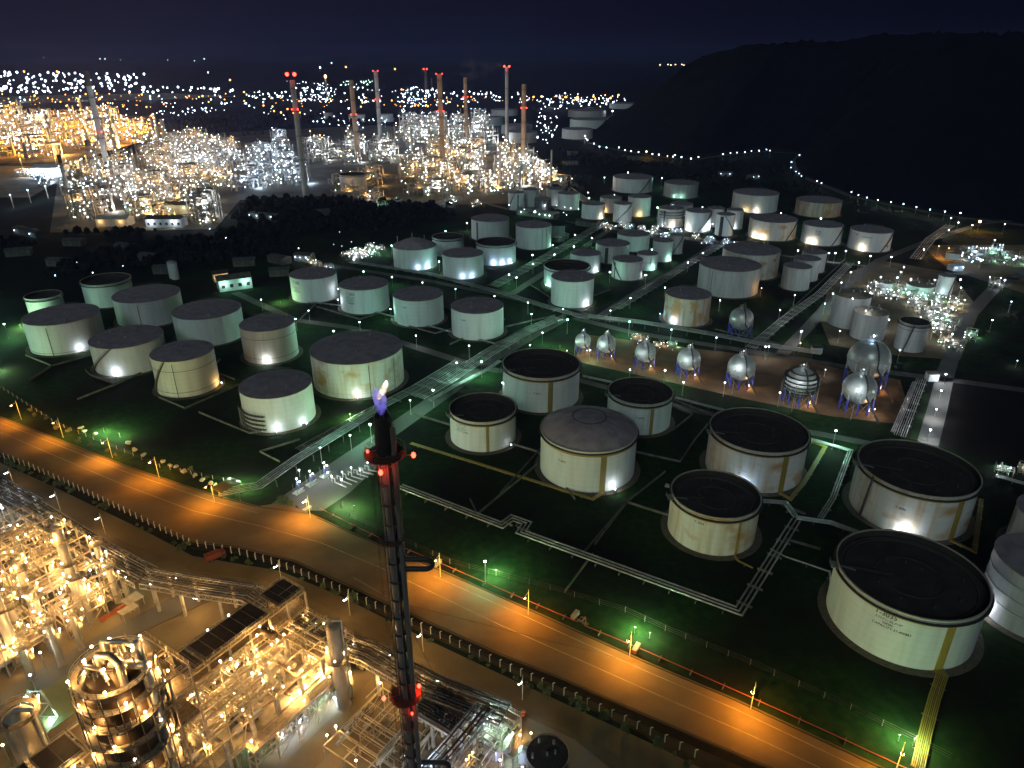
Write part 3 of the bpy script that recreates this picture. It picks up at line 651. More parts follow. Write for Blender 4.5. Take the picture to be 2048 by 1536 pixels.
# wall floodlights: small lamps standing at the foot of a tank wall
WL = 0
def wall_lamp(key, px, py, c, em_, wts, z=1.9, gap=2.2):
    wts *= 1.5
    x, y, r, h = TK[key][:4]; g = at(px, py, z); a = math.atan2(g.y - y, g.x - x)
    p = Vector((x + math.cos(a) * (r + gap), y + math.sin(a) * (r + gap), 0))
    t = thing('wall_floodlight', p, None, 'floodlight', 'floodlights at the feet of tanks')
    MB().beam((0, 0, .05), (0, 0, z - .15), .12).build('post', M_steel, t)
    MB().sphere((0, 0, z), .28, 8, 6).build('lamp', em_, t)
    light(t, (0, 0, z + .55), c, wts, .12)
    AUTO.append((t, 'small floodlight glowing at the foot of the', key))
for a in [('a5', 168, 703, C_w, E_w, 700), ('a6', 229, 750, C_w, E_w, 1000), ('a7', 438, 765, C_ww, E_w, 700), ('a8', 533, 724, C_w, E_w, 1100), ('a9', 553, 862, C_w, E_w, 450), ('a9', 604, 843, C_w, E_w, 350),
          ('a10', 715, 795, C_w, E_w, 600), ('m3', 1232, 980, C_w, E_w, 500), ('m5', 1488, 965, C_b, E_w, 1500), ('m7', 1808, 1070, C_w, E_w, 1800), ('m9', 2003, 1215, C_w, E_w, 1500),
          ('c1', 838, 540, C_b, E_w, 600), ('c1', 857, 534, C_b, E_w, 900), ('c3', 925, 558, C_b, E_w, 700), ('c3', 948, 555, C_b, E_w, 500), ('c4', 985, 531, C_b, E_w, 900), ('c4', 1008, 529, C_b, E_w, 900), ('c4', 1026, 526, C_b, E_w, 700),
          ('e2', 1178, 611, C_w, E_w, 900), ('e1', 1090, 570, C_g, E_g, 900), ('f1', 1351, 642, C_b, E_b, 1700), ('f1', 1326, 628, C_b, E_b, 900), ('d3', 1343, 521, C_g, E_w, 1100), ('d5', 1311, 540, C_g, E_w, 1200), ('d7', 1197, 543, C_w, E_w, 700),
          ('d6', 1287, 550, C_w, E_w, 800), ('g1', 1203, 435, C_y, E_w, 900), ('g4', 1280, 434, C_ww, E_ww, 900), ('g2', 1211, 422, C_ww, E_ww, 900), ('g5', 1319, 454, C_w, E_w, 700), ('g5', 1349, 457, C_y, E_w, 1800), ('g7', 1376, 458, C_y, E_w, 1800),
          ('g7', 1421, 465, C_w, E_w, 800), ('g10', 1468, 459, C_w, E_w, 600), ('h1', 1503, 473, C_y, E_w, 2200), ('h1', 1519, 478, C_y, E_w, 2200), ('h4', 1610, 485, C_y, E_ww, 1000), ('h4', 1622, 488, C_y, E_w, 1300), ('h5', 1721, 499, C_y, E_w, 1600),
          ('h2', 1512, 424, C_y, E_w, 1300), ('h2', 1491, 421, C_ww, E_ww, 800), ('j5', 1113, 411, C_w, E_w, 800), ('c6', 1105, 490, C_g, E_g, 500), ('i2', 1340, 397, C_g, E_w, 500), ('i2', 1363, 397, C_g, E_w, 600), ('l4', 1880, 592, C_w, E_w, 300),
          ('m2', 1030, 893, C_w, E_w, 40)]: wall_lamp(*a)

# ------------------------------------------------ spherical tanks
SN = ['first sphere of the row', 'second sphere of the row', 'third sphere of the row', 'fourth sphere of the row', 'fifth sphere of the row', 'scaffolded sphere', 'nearest sphere', 'biggest sphere', 'dim lone sphere']
SPH = [(1166, 681, 15.5, 'smallest and leftmost silver sphere of the row of spheres'), (1213, 687, 18.7, 'second silver sphere from the left in the row'),
       (1291, 704, 20.5, 'third silver sphere from the left in the row'), (1378, 718, 23, 'fourth silver sphere from the left in the row'),
       (1483, 734, 27, 'fifth silver sphere from the left, on blue legs'), (1602, 764, 30, 'sphere wrapped in dark scaffolding'),
       (1719, 776, 32, 'nearest silver sphere on blue legs at the right'), (1738, 717, 40, 'biggest silver sphere with a bright lit crown'),
       (1483, 637, 23, 'dim lone sphere in the dark behind the rusty tank')]
for si, (px, py, rp, ph) in enumerate(SPH):
    r = 5
    for _ in range(30):
        zc = r * 1.45; c0 = at(px, py, zc); c_, s_ = math.cos(PITCH), math.sin(PITCH); dep = c0.y * c_ - (zc - CAM_H) * s_; r = rp * dep / F
    c0.z = 0; zc = r * 1.45
    t = thing('spherical_tank', c0, ph + ', with a straight diagonal stair' if si not in (7, 8) else ph, 'spherical tank', 'spherical gas tanks'); LAND.append((c0, ph, r))
    MB().sphere((0, 0, zc), r, 48, 24).build('sphere_shell', M_sphere if si != 5 else M_sphere, t)
    nl = 9
    for i in range(nl):
        a = 2 * math.pi * i / nl + .2; d = Vector((math.cos(a), math.sin(a), 0)) * r * .97
        MB().cyl(d, d + Vector((0, 0, zc * .62)), r * .052, 10).build('leg', M_blue, t)
        MB().cyl(d + Vector((0, 0, zc * .62)), d + Vector((0, 0, zc * 1.02)), r * .045, 10).build('leg', M_sphere, t)
    b = MB()
    for i in range(nl):
        a = 2 * math.pi * i / nl + .2; a2 = a + 2 * math.pi / nl
        d = Vector((math.cos(a), math.sin(a), 0)) * r * .97; d2 = Vector((math.cos(a2), math.sin(a2), 0)) * r * .97
        b.beam(d + Vector((0, 0, .4)), d2 + Vector((0, 0, zc * .6)), .1); b.beam(d2 + Vector((0, 0, .4)), d + Vector((0, 0, zc * .6)), .1)
    b.build('cross_bracing', M_steel, t)
    b = MB(); b.ring(.2, r * .3, zc + r * .97, .15, 16); b.railring(r * .3, zc + r * .97 + .1, 1.1, .08, 10)
    b.cyl((0, 0, zc + r * .95), (0, 0, zc + r + 2.2), .2, 8); b.cyl((r * .15, 0, zc + r), (r * .15, 0, zc + r + 3), .12, 8); b.cyl((-r * .12, r * .1, zc + r), (-r * .12, r * .1, zc + r + 1.6), .3, 8)
    b.build('top_platform', M_steel, t)
    # straight stair running from the crown's side down to the right front
    dn = (at(px + 40, py + 60, 0) - at(px, py, 0)); dn.z = 0; dn.normalize(); dn = Vector((dn.x * .8 + .45, dn.y * .55, 0)).normalized()
    b = MB(); top = Vector((0, 0, zc + r * 1.02)); side = dn * 0
    ax = Vector((-dn.y, dn.x, 0)); pr = []
    for i in range(13):
        th = rad(82 - i * 7.5); pr.append(Vector((0, 0, zc)) + (dn * math.cos(th) * .55 + Vector((-.45, -.72, 0)) * math.cos(th) * .65 + Vector((0, 0, math.sin(th)))).normalized() * (r + .35))
    for a_, c2 in zip(pr, pr[1:]): b.beam(a_, c2, .7, .25); b.beam(a_ + Vector((0, 0, 1)), c2 + Vector((0, 0, 1)), .07)
    foot = pr[-1] + dn * r * 1.15; foot.z = .1; b.beam(pr[-1], foot, .8, .3); b.beam(pr[-1] + Vector((0, 0, 1)), foot + Vector((0, 0, 1)), .08)
    b.build('stair', M_darksteel, t)
    MB().lathe([(r * .999, zc - .12), (r * 1.02, zc - .12), (r * 1.02, zc + .12), (r * .999, zc + .12)], 40).build('equator_ring', M_steel, t)
    if si == 5:
        for k in range(7):
            z = zc - r * .85 + k * r * .27; rr = math.sqrt(max(.1, r * r - (z - zc) ** 2)); rr = max(rr, r * .5)
            b = MB(); b.ring(rr + .1, rr + 1.5, z, .12, 28); b.railring(rr + 1.5, z + .1, 1, .07, 16); b.build('scaffold_walkway', M_darksteel, t)
        b = MB()
        for i in range(18):
            a = 2 * math.pi * i / 18; rr = r + 1.2; b.beam((math.cos(a) * rr, math.sin(a) * rr, 0), (math.cos(a) * rr, math.sin(a) * rr, zc + r * .5), .1)
        b.build('scaffold_poles', M_steel, t)
    if si != 8:
        tp = Vector((0, 0, zc + r + 2.0)); MB().sphere(tp, .22 if si != 7 else .4, 8, 6).build('lamp', E_w if si != 3 else E_ww, t)
        light(t, tp + Vector((-.8, -.7, .8)), C_w if si != 7 else C_b, 260 if si != 7 else 1300, .3)
        if si != 7:
            # floodlight on a short mast shining at the sphere from the front left
            d = Vector((-.52, -.85, 0)) * (r + 5.5); zz = zc * 1.25
            m = thing('floodlight_mast', c0 + d, 'slim floodlight mast in front of the ' + SN[si], 'floodlight', 'masts in front of the spheres')
            MB().cyl((0, 0, 0), (0, 0, zz), .12, 8).build('pole', M_steel, m); MB().box((0, 0, zz + .15), (.5, .35, .3)).build('lamp_head', M_darksteel, m)
            light(m, (.2, .4, zz + .1), C_w, 110 * r * r * .55, .3)
        lp = Vector((r * .5, -r * .75, 1.6)); MB().sphere(lp, .16, 8, 6).build('lamp', E_w, t); light(t, lp + Vector((0, -.5, .8)), C_ww, 900, .2)

# ------------------------------------------------ pipes, pipe bundles and bund walls
def pipe_run(name, pts, n, gap, r, z, label, m=None, sleepers=8.0, group='pipe runs of the tank farm'):
    """n parallel pipes following a ground polyline, each pipe its own part, on concrete sleepers"""
    t = thing(name, (0, 0, 0), label, 'pipe run', group)
    if n > 3 and not name.startswith('ochre'): gap *= 1.45; r *= .8
    pts = [Vector((p[0], p[1], 0)) for p in pts]; m = m or M_pipe
    def offs(o):
        out = []
        for i, p in enumerate(pts):
            if i == 0: d = (pts[1] - p).normalized(); out.append(p + Vector((-d.y, d.x, 0)) * o)
            elif i == len(pts) - 1: d = (p - pts[i - 1]).normalized(); out.append(p + Vector((-d.y, d.x, 0)) * o)
            else:
                d0 = (p - pts[i - 1]).normalized(); d1 = (pts[i + 1] - p).normalized(); n0 = Vector((-d0.y, d0.x, 0)); n1 = Vector((-d1.y, d1.x, 0)); bs = (n0 + n1).normalized()
                out.append(p + bs * (o / max(.4, bs.dot(n0))))
        return out
    for i in range(n):
        rr = r * (1, .75, .9, .6)[i % 4] if n > 3 else r
        MB().tube([p + Vector((0, 0, z)) for p in offs((i - (n - 1) / 2) * gap)], rr, 7).build('pipe', m, t)
    b = MB()
    for a, c in zip(pts, pts[1:]):
        L = (c - a).length; k = max(1, int(L / sleepers)); d = (c - a).normalized(); s = Vector((-d.y, d.x, 0)) * (n * gap / 2 + .4)
        for i in range(k):
            p = a.lerp(c, (i + .5) / k)
            if z < 2.2: b.beam(p - s + Vector((0, 0, z / 2 - r / 2)), p + s + Vector((0, 0, z / 2 - r / 2)), .25, z - r)
            else:
                b = MB()
                for q in (-1, 1): b.beam(p + s * q, p + s * q + Vector((0, 0, z - r)), .25)
                b.beam(p - s + Vector((0, 0, z - r - .15)), p + s + Vector((0, 0, z - r - .15)), .25)
                b.build('pipe_support', M_wall, t)
    if z < 2.2: b.build('pipe_support', M_wall, t)
    return t
# the front run with its expansion loop
p0 = at(800, 972, 1.2); p1 = at(1004, 1050, 1.2)
d = (at(1478, 1222, 1.2) - p1).normalized(); s = Vector((-d.y, d.x, 0)); L0 = (at(1478, 1222, 1.2) - p1).length
q0 = p1; q1 = q0 + s * 5.5 + d * .8; q2 = q1 + d * 6; q3 = q2 - s * 5.5 + d * .8; qe = p1 + d * L0; qf = at(1592, 1040, 1.2)
pipe_run('pipe_run', [p0, q0, q1, q2, q3, qe, qf], 3, 1.35, .3, 1.2, 'three parallel silver pipes with a kinked loop crossing the front of the dark grass')
pipe_run('pipe_run', P([(1592, 1040), (1570, 1010), (1440, 1000), (1330, 975)]), 3, .9, .28, 1.1, 'short pipes leading left behind the small open tank of the front group')
pipe_run('pipe_run', P([(1592, 1040), (1660, 1050), (1715, 1070)]), 3, .9, .3, 1.1, 'pipes feeding the rust-brown tank at the right')
pipe_run('pipe_run', P([(1540, 1102), (1570, 1118), (1658, 1148), (1660, 1170)]), 1, 1, .3, 1.0, 'single pipe with a bend running to the tank lettered T-3035')
pipe_run('pipe_run', P([(1640, 1040), (1665, 1000), (1700, 905), (1620, 882), (1470, 850)]), 3, .8, .26, 1.0, 'pipes passing between the two right front tanks')
pipe_run('pipe_run', P([(440, 1000), (520, 985), (600, 928), (690, 872), (760, 828)]), 5, .8, .3, 3.2, 'raised silver pipes left of the access road beside the flare stack')
pipe_run('pipe_run', P([(600, 905), (720, 838), (830, 780), (920, 725)]), 5, .9, .28, 1.1, 'low pipes between the access road and the biggest grey-topped tank')
pipe_run('pipe_run', P([(835, 800), (900, 762), (975, 712), (1050, 668), (1115, 640)]), 7, .9, .3, 1.6, 'broad pipe bundle beside the access road behind the T-3093 tank')
pipe_run('pipe_run', P([(860, 805), (910, 775), (970, 745), (1000, 725)]), 3, .9, .25, 1.1, 'short pipes behind the T-3093 tank')
pipe_run('pipe_run', P([(1010, 695), (1060, 668), (1110, 642)]), 4, .9, .25, 3.0, 'raised pipes left of the smallest sphere')
pipe_run('pipe_run', P([(610, 605), (720, 618), (850, 652), (990, 690), (1060, 660)]), 2, 1, .25, .9, 'thin pipes in front of the green-lit middle row of tanks')
pipe_run('pipe_run', P([(700, 525), (860, 550), (1010, 590), (1100, 618), (1180, 640)]), 5, .9, .25, 1.0, 'pipes crossing behind the middle row of tanks')
pipe_run('pipe_run', P([(985, 575), (1040, 545), (1120, 500), (1200, 452)]), 7, 1.0, .28, 1.0, 'long pipe bundle running away beside the green-lit row to the refinery')
pipe_run('pipe_run', P([(1230, 620), (1310, 572), (1380, 528), (1440, 492)]), 5, 1.0, .28, 1.0, 'pipe bundle running away left of the very wide blue-grey tank')
pipe_run('pipe_run', P([(1175, 640), (1280, 652), (1420, 676), (1540, 700), (1640, 715)]), 5, .9, .26, 2.8, 'raised pipes running along behind the row of spheres')
pipe_run('pipe_run', P([(1500, 700), (1570, 640), (1640, 590), (1700, 528)]), 5, .9, .28, 1.2, 'pipe bundle climbing beside the three blue-grey tanks')
pipe_run('pipe_run', P([(1165, 755), (1300, 785), (1400, 812), (1560, 852)]), 3, .8, .25, 1.0, 'pipes in front of the sphere paving')
pipe_run('pipe_run', P([(1785, 868), (1828, 768)]), 3, .7, .26, 1.0, 'left bundle of bright white pipes beside the sphere paving')
pipe_run('pipe_run', P([(1798, 876), (1842, 762)]), 6, .6, .25, 1.0, 'right and wider bundle of bright white pipes beside the lit path')
pipe_run('pipe_run', P([(1830, 520), (1860, 480), (1900, 452)]), 5, 1.2, .3, 1.0, 'dim pipes by the orange-lit gate near the hill')
pipe_run('pipe_run', P([(1990, 955), (2060, 975), (2200, 1020)]), 3, .8, .25, 1.0, 'pipes at the right edge behind the front tanks')
pipe_run('pipe_run', P([(1085, 340), (1110, 362), (1160, 395), (1190, 420)]), 5, 1.5, .4, 2, 'dim pipes descending from the refinery edge to the far tank cluster')
pipe_run('ochre_pipe_track', P([(822, 888), (960, 930), (1185, 1000), (1206, 986)]), 4, .45, .2, .5, 'ochre bundle of pipes running from the flare stack past the T-3093 tank', M_ochre)
pipe_run('ochre_pipe_track', P([(1560, 988), (1580, 1000), (1612, 960), (1650, 895), (1600, 878)]), 4, .45, .2, .5, 'ochre bundle of pipes beside the tank with the bluish glow', M_ochre)
pipe_run('ochre_pipe_track', P([(1876, 1340), (1884, 1352), (1868, 1400), (1850, 1470), (1834, 1540)]), 7, .42, .18, .5, 'ochre bundle of pipes running down from the T-3035 tank to the highway', M_ochre)
pipe_run('ochre_pipe_track', P([(1900, 1082), (1948, 1105), (1962, 1000)]), 4, .42, .18, .5, 'ochre pipes curling round the rust-brown right tank', M_ochre)
pipe_run('ochre_pipe_track', P([(1468, 1112), (1476, 1124), (1505, 1138)]), 2, .45, .16, .5, 'short ochre pipes below the small open front tank', M_ochre)
pipe_run('red_fire_main', P([(640, 1020), (690, 1046), (760, 1080), (880, 1130), (1000, 1182), (1155, 1248), (1163, 1238), (1172, 1242), (1170, 1256), (1290, 1306), (1480, 1390), (1640, 1462), (1850, 1560)]), 1, 1, .13, .9, 'thin red fire main running along the highway verge', M_red)
def bund(pts, label, h=1.0, w=.35):
    t = strip(P(pts), w, h, h).build('bund_wall', M_wall); tag(t, label, 'low wall', 'bund walls'); return t
BW = [[(52, 712), (104, 733), (60, 762)], [(104, 733), (228, 700)], [(172, 742), (182, 752), (232, 770), (310, 735)], [(155, 800), (232, 770)], [(318, 796), (370, 818), (480, 770)], [(398, 826), (500, 868), (620, 850)],
      [(470, 760), (420, 742), (440, 720)], [(600, 880), (520, 905), (560, 925)], [(590, 650), (650, 590), (700, 560)], [(632, 614), (720, 640), (775, 622)], [(770, 640), (870, 668), (920, 655)], [(832, 600), (905, 620)],
      [(1010, 640), (900, 690)], [(830, 830), (1075, 905), (1150, 1000)], [(955, 1030), (1075, 930)], [(1000, 990), (1080, 900)], [(940, 1000), (955, 1030)], [(1270, 905), (1360, 925), (1390, 880), (1440, 820)], [(1190, 1090), (1255, 1005)],
      [(1165, 1110), (1255, 1005), (1330, 945)], [(1130, 1185), (1185, 1110)], [(1150, 810), (1225, 830)], [(1345, 800), (1425, 832)], [(1345, 862), (1385, 830), (1345, 815)], [(1560, 1010), (1610, 1030)],
      [(1250, 1005), (1345, 1035)], [(1530, 1140), (1570, 1080), (1640, 1100)], [(1740, 495), (1600, 480)], [(1010, 655), (1110, 632)], [(1060, 570), (1130, 615), (1220, 580)], [(1200, 640), (1320, 560)], [(1430, 660), (1560, 690)], [(1690, 520), (1560, 640)]]
for i, L in enumerate(BW):
    mid_ = P(L)[len(L) // 2]; o = bund(L, None); AUTO.append((o, 'low pale bund wall beside the', None)); o['_c'] = tuple(mid_)
# perimeter wall of the tank farm above the highway
def fence(name, pts, label, h=2.2, step=4.0, m=M_post, wires=3):
    t = thing(name, (0, 0, 0), label, 'fence'); pts = P(pts); pb = MB(); k = 0; ps = []
    for a, c in zip(pts, pts[1:]):
        n = max(1, int((c - a).length / step))
        for i in range(n): ps.append(a.lerp(c, i / n))
    for p in ps[:95]: MB().beam(p, p + Vector((0, 0, h)), .16).build('fence_post', m, t)
    if ps[95:]:
        for p in ps[95:]: pb.beam(p, p + Vector((0, 0, h)), .16)
        pb.build('fence_posts', m, t)['kind'] = 'stuff'
    b = MB()
    for a, c in zip(pts, pts[1:]):
        for w_i in range(wires): zz = Vector((0, 0, h * (.3 + .33 * w_i))); b.beam(a + zz, c + zz, .05)
    b.build('wire', M_darksteel, t); return t
fence('perimeter_fence', [(-120, 745), (0, 775), (115, 850), (250, 905), (320, 935), (470, 968)], 'dark wire fence along the left tanks above the highway', 1.8, 5)
fence('perimeter_fence', [(700, 1036), (800, 1080), (900, 1128), (1100, 1180), (1250, 1225), (1330, 1262), (1500, 1330), (1700, 1420), (1900, 1520)], 'dark wire fence along the front grass above the red fire main', 2.2, 6, M_wall)
FP = [(-30, 895), (0, 914), (60, 936), (130, 968), (250, 1026), (310, 1056), (380, 1090), (480, 1110), (560, 1133), (680, 1184), (770, 1226), (900, 1286), (1000, 1334), (1150, 1400), (1300, 1470), (1420, 1530)]
PF = P(FP); acc = 0; cur = 0; posts = []
for a, c in zip(PF, PF[1:]):
    n = max(1, int((c - a).length / 3.1))
    for i in range(n): posts.append(a.lerp(c, i / n))
t = thing('post_fence', (0, 0, 0), 'row of pale bent-topped concrete posts between highway and patrol road', 'fence')
pm = MB(); pm.beam((0, 0, 0), (0, 0, 2.5), .24); pm.beam((0, 0, 2.5), (.45, -.35, 3.05), .2); pm = pm.mesh('fence_post', M_post)
for p in posts[:100]: link('fence_post', pm, t, p)
pb = MB()
for p in posts[100:]: pb.beam(p, p + Vector((0, 0, 2.5)), .24); pb.beam(p + Vector((0, 0, 2.5)), p + Vector((.45, -.35, 3.05)), .2)
if posts[100:]: pb.build('fence_posts', M_post, t)['kind'] = 'stuff'
b = MB()
for a, c in zip(PF, PF[1:]):
    for zz in (.6, 1.3, 2.0): b.beam(a + Vector((0, 0, zz)), c + Vector((0, 0, zz)), .04)
b.build('wire', M_darksteel, t)

# shrubs: leaf-sized faces on short twigs
def shrub_mesh(seed, m, r=1.5, n=260):
    rr = random.Random(seed); b = MB()
    cl = [(rr.uniform(-.7, .7) * r, rr.uniform(-.7, .7) * r, rr.uniform(.5, 1.5) * r * .8, rr.uniform(.35, .65) * r) for _ in range(7)]
    for _ in range(n):
        cx, cyy, cz, cr = rr.choice(cl); d = Vector((rr.gauss(0, 1), rr.gauss(0, 1), rr.gauss(0, 1))).normalized() * cr * rr.uniform(.5, 1.05)
        p = Vector((cx, cyy, cz)) + d; p.z = max(.1, p.z); u = Vector((rr.gauss(0, 1), rr.gauss(0, 1), rr.gauss(0, 1))).normalized(); v = u.orthogonal().normalized(); s_ = rr.uniform(.16, .34)
        b.add([p - u * s_, p + v * s_ * .7, p + u * s_, p - v * s_ * .7], [(0, 1, 2, 3)])
    return b.mesh('crown', m)
tk = MB(); tk.cyl((0, 0, 0), (0, 0, 1.2), .12, 6, .06); tk.beam((0, 0, .5), (.5, .2, 1.3), .07); tk.beam((0, 0, .6), (-.4, .3, 1.4), .07); tk = tk.mesh('trunk', M_darksteel)
SHM = [shrub_mesh(i, M_leaf) for i in range(4)]; SHD = [shrub_mesh(20 + i, M_leafd) for i in range(3)]
def shrub(p, s, meshes, lab, grp):
    t = thing('shrub', p, None, 'shrub', grp, R.uniform(0, 6)); t.scale = (s, s, s * R.uniform(.8, 1.2)); link('crown', R.choice(meshes), t); link('trunk', tk, t)
    AUTO.append((t, lab, 'ord')); return t
SL = P([(20, 926), (130, 978), (300, 1064), (380, 1104), (480, 1126), (560, 1145), (690, 1198), (860, 1280), (1000, 1345), (1300, 1484), (1400, 1540)])
for a, c in zip(SL, SL[1:]):
    n = max(1, int((c - a).length / 3.6))
    for i in range(n):
        if R.random() < .72: shrub(a.lerp(c, (i + R.random() * .6) / n) + Vector((R.uniform(-.6, .6), R.uniform(-.6, .6), 0)), R.choice([.4, .55, .7, .9, 1.1, 1.35]), SHM, 'green roadside shrub between the post fence and the patrol road', 'shrubs along the patrol road')
BL = [(326, 926), (340, 934), (352, 936), (369, 945), (390, 953), (406, 961), (424, 969), (433, 972), (446, 971), (256, 888), (270, 902), (288, 912), (163, 858), (170, 864), (190, 870)]
for i, (x, y) in enumerate(BL):
    rr_ = random.Random(i); t = thing('concrete_block', at(x, y), None, 'concrete block', 'pale concrete blocks dumped on the upper verge', rr_.uniform(0, 3)); b = MB()
    for k in range(3): b.box((rr_.uniform(-.5, .5), rr_.uniform(-.5, .5), .4 + .25 * k), (rr_.uniform(1, 2), rr_.uniform(.6, 1.3), .6), rr_.uniform(0, 3))
    b.build('block_body', M_rim, t); AUTO.append((t, 'pale dumped concrete block on the verge above the highway', 'ord'))
for (x, y) in [(60, 822), (72, 832), (95, 838), (115, 858), (135, 865), (158, 885), (178, 892), (215, 905), (232, 912), (378, 940), (414, 958)]:
    shrub(at(x, y) + Vector((R.uniform(-.5, .5), R.uniform(-.5, .5), 0)), R.uniform(.6, .9), SHD, 'pale dusty shrub on the verge between highway and left tanks', 'pale shrubs on the upper verge')
for (x, y) in [(566, 1010), (572, 1004), (563, 1002), (580, 1012)]: shrub(at(x, y), .95, SHM, 'green shrub at the corner of the pump station paving', 'shrubs at the pump station')

# ------------------------------------------------ lamps of the farm
def mast(px, py, h, c, em_, wts, r=.28, grp='lamp masts of the tank farm', what='white lamp mast beside the', arm=0):
    g = at(px, py, h); base = Vector((g.x, g.y, 0)); t = thing('lamp_mast', base, None, 'lamp post', grp)
    MB().cyl((arm, 0, 0), (arm, 0, h - .1), .11, 8, .07).build('pole', M_steel, t)
    b = MB(); b.box((0, 0, h + r * .9 + .05), (r * 2.6, r * 1.8, .12))
    if arm: b.beam((arm, 0, h - .1), (0, 0, h + .1 + r), .08)
    else: b.cyl((0, 0, h - .15), (0, 0, h - r * .8), .1, 6)
    hd = b.build('lamp_head', M_darksteel, t); MB().sphere((0, 0, h), r, 10, 6).build('lamp', em_, hd)
    light(t, (0, 0, h - r - .3), c, wts * ((7 if py > 520 and px < 1300 else 6) if c == C_g else 3.2), .15); AUTO.append((t, what, None)); return t
for x, y in [(784, 554), (727, 543), (845, 565), (911, 578), (989, 592), (676, 578), (676, 599), (781, 618), (617, 621), (522, 599), (591, 638), (719, 644), (832, 671), (938, 691), (913, 725), (891, 462), (934, 446), (783, 491), (878, 523), (1018, 549),
             (1099, 431), (1229, 390), (1405, 414), (1148, 493), (1109, 509), (1065, 510), (1066, 528), (1033, 555), (1304, 499), (1220, 544), (1292, 550), (1406, 506), (1376, 525), (1261, 596), (1221, 621), (1056, 605), (1126, 618), (1063, 628),
             (1085, 665), (1343, 659), (1433, 675), (1531, 693), (1260, 739), (1367, 764), (1702, 544), (1683, 565), (1666, 587), (1650, 607), (1602, 663), (1680, 662), (1778, 639), (1538, 693), (1867, 656), (1922, 575), (1921, 559), (1870, 560), (1822, 558),
             (1795, 555), (1762, 554), (1741, 512), (1783, 514), (1718, 525), (1692, 502), (1658, 506), (1671, 506), (1596, 501), (1562, 426), (1898, 460), (1902, 436), (1917, 445), (1808, 534), (1802, 544), (1848, 499), (2023, 603), (1209, 355), (1184, 476), (1144, 357), (1176, 385), (1425, 448), (1604, 662), (1090, 410), (1150, 470), (1262, 470), (1330, 575), (1440, 600), (1500, 640), (1180, 700), (1330, 740), (1450, 765), (1560, 785), (1005, 765), (1060, 690), (820, 800), (700, 870), (640, 895), (1130, 560), (960, 600), (1720, 620), (1800, 700), (1840, 640), (1985, 640), (1965, 520), (2010, 560), (1990, 480), (1930, 600), (1560, 620), (1590, 590)]:
    grn = R.random() < .55 and x < 1400
    mast(x, y, 7.5, C_g if grn else C_w, E_g if grn else E_w, R.uniform(500, 1100) * (1 if y > 500 else 1.4), .36 if y > 560 else .5)
for x, y, pw in [(667, 662, 4200), (1070, 423, 3800), (1135, 639, 1500), (1259, 643, 2600), (963, 723, 2400), (866, 780, 900), (1672, 861, 3400), (1642, 437, 3000), (1178, 396, 1500), (1315, 415, 1500), (740, 848, 2600), (970, 1122, 1500), (1324, 356, 2200), (8, 648, 3600), (-120, 700, 5000), (-60, 590, 3000), (1256, 345, 1200), (1678, 601, 1400)]:  # two masts beyond the left edge are added to brighten the left tanks
    mast(x, y, 9 if y > 500 else 12, C_g, E_g if x != 740 else E_w, pw, .45 if y > 560 else .7, 'bright floodlight masts of the tank farm', 'tall mast with a brilliant green-white floodlight beside the')
for x, y in [(1523, 576), (1601, 686), (1099, 478), (1134, 701)]: mast(x, y, 6, C_o, E_o, 500, .28, 'orange lamps of the tank farm', 'small orange lamp mast beside the')
for x, y in [(1892, 748), (1883, 781), (1873, 818), (1861, 859)]: mast(x, y, 5.5, C_w, E_w, 2200, .4, 'lamps of the lit path', 'white lamp of the lit path nearest the')
for x, y in [(1735, 700), (1651, 739), (1623, 791), (1750, 818), (2035, 721), (2000, 932), (2022, 935)]: mast(x, y, 4, C_w, E_w, 300, .22)
# low green-white floods at the fences shining on grass
for x, y, pw in [(206, 856, 900), (238, 866, 600), (479, 966, 900), (460, 960, 500), (684, 1004, 1100), (708, 1012, 500), (1270, 1254, 700), (1300, 1265, 350), (700, 828, 600), (40, 650, 1200), (0, 735, 900), (992, 1140, 700), (1830, 1478, 500), (1800, 1470, 300), (1700, 632, 300), (560, 600, 500), (1120, 690, 300)]:
    g = at(x, y, 2.2); t = thing('ground_floodlight', (g.x, g.y, 0), None, 'floodlight', 'low floodlights in the grass')
    MB().beam((0, 0, 0), (0, 0, 2.0), .12).build('post', M_steel, t); MB().box((0, 0, 2.15), (.5, .3, .3)).build('lamp_head', M_darksteel, t)
    light(t, (0, .1, 3.4), (.55, 1.0, .45), pw * 12, .3); AUTO.append((t, 'low floodlight in the green-lit grass beside the', None))
# sodium street lamps along the highway
def street(px, py, h, c, em_, wts, grp, what, head=.32, arm=2.2, side=1):
    g = at(px, py, h); t = thing('street_lamp', (g.x, g.y, 0), None, 'street lamp', grp)
    s_ = (U * arm) * side
    MB().cyl(s_, s_ + Vector((0, 0, h + 1.5)), .12, 8, .07).build('pole', M_post, t)
    MB().beam(s_ + Vector((0, 0, h + .6)), (0, 0, h + .2), .09).build('lamp_arm', M_post, t)
    hd = MB().box((0, 0, h + .22), (1.0, .45, .18), GA).build('lamp_head', M_darksteel, t)
    lp_ = MB().sphere((0, 0, 0), head, 10, 5, .6).build('lamp', em_, hd, (0, 0, h)); lp_.rotation_euler.z = GA; lp_.scale = (2.3 if 'patrol' in what else 1, 1, 1); downlight(t, (0, 0, h - .6), c, wts * .62, .15, 168); light(t, (0, 0, h - .62), c, wts * .22, .2); AUTO.append((t, what, 'ord')); return t
for x, y in [(-90, 775), (22, 811), (106, 846), (205, 886), (299, 925), (411, 974), (606, 1004), (870, 1121), (1049, 1196), (1256, 1282), (1505, 1385), (1805, 1508)]:
    street(x, y, 8, C_o, E_o, 17000, 'orange street lamps along the highway', 'orange-glowing street lamp on the upper side of the highway', .42)
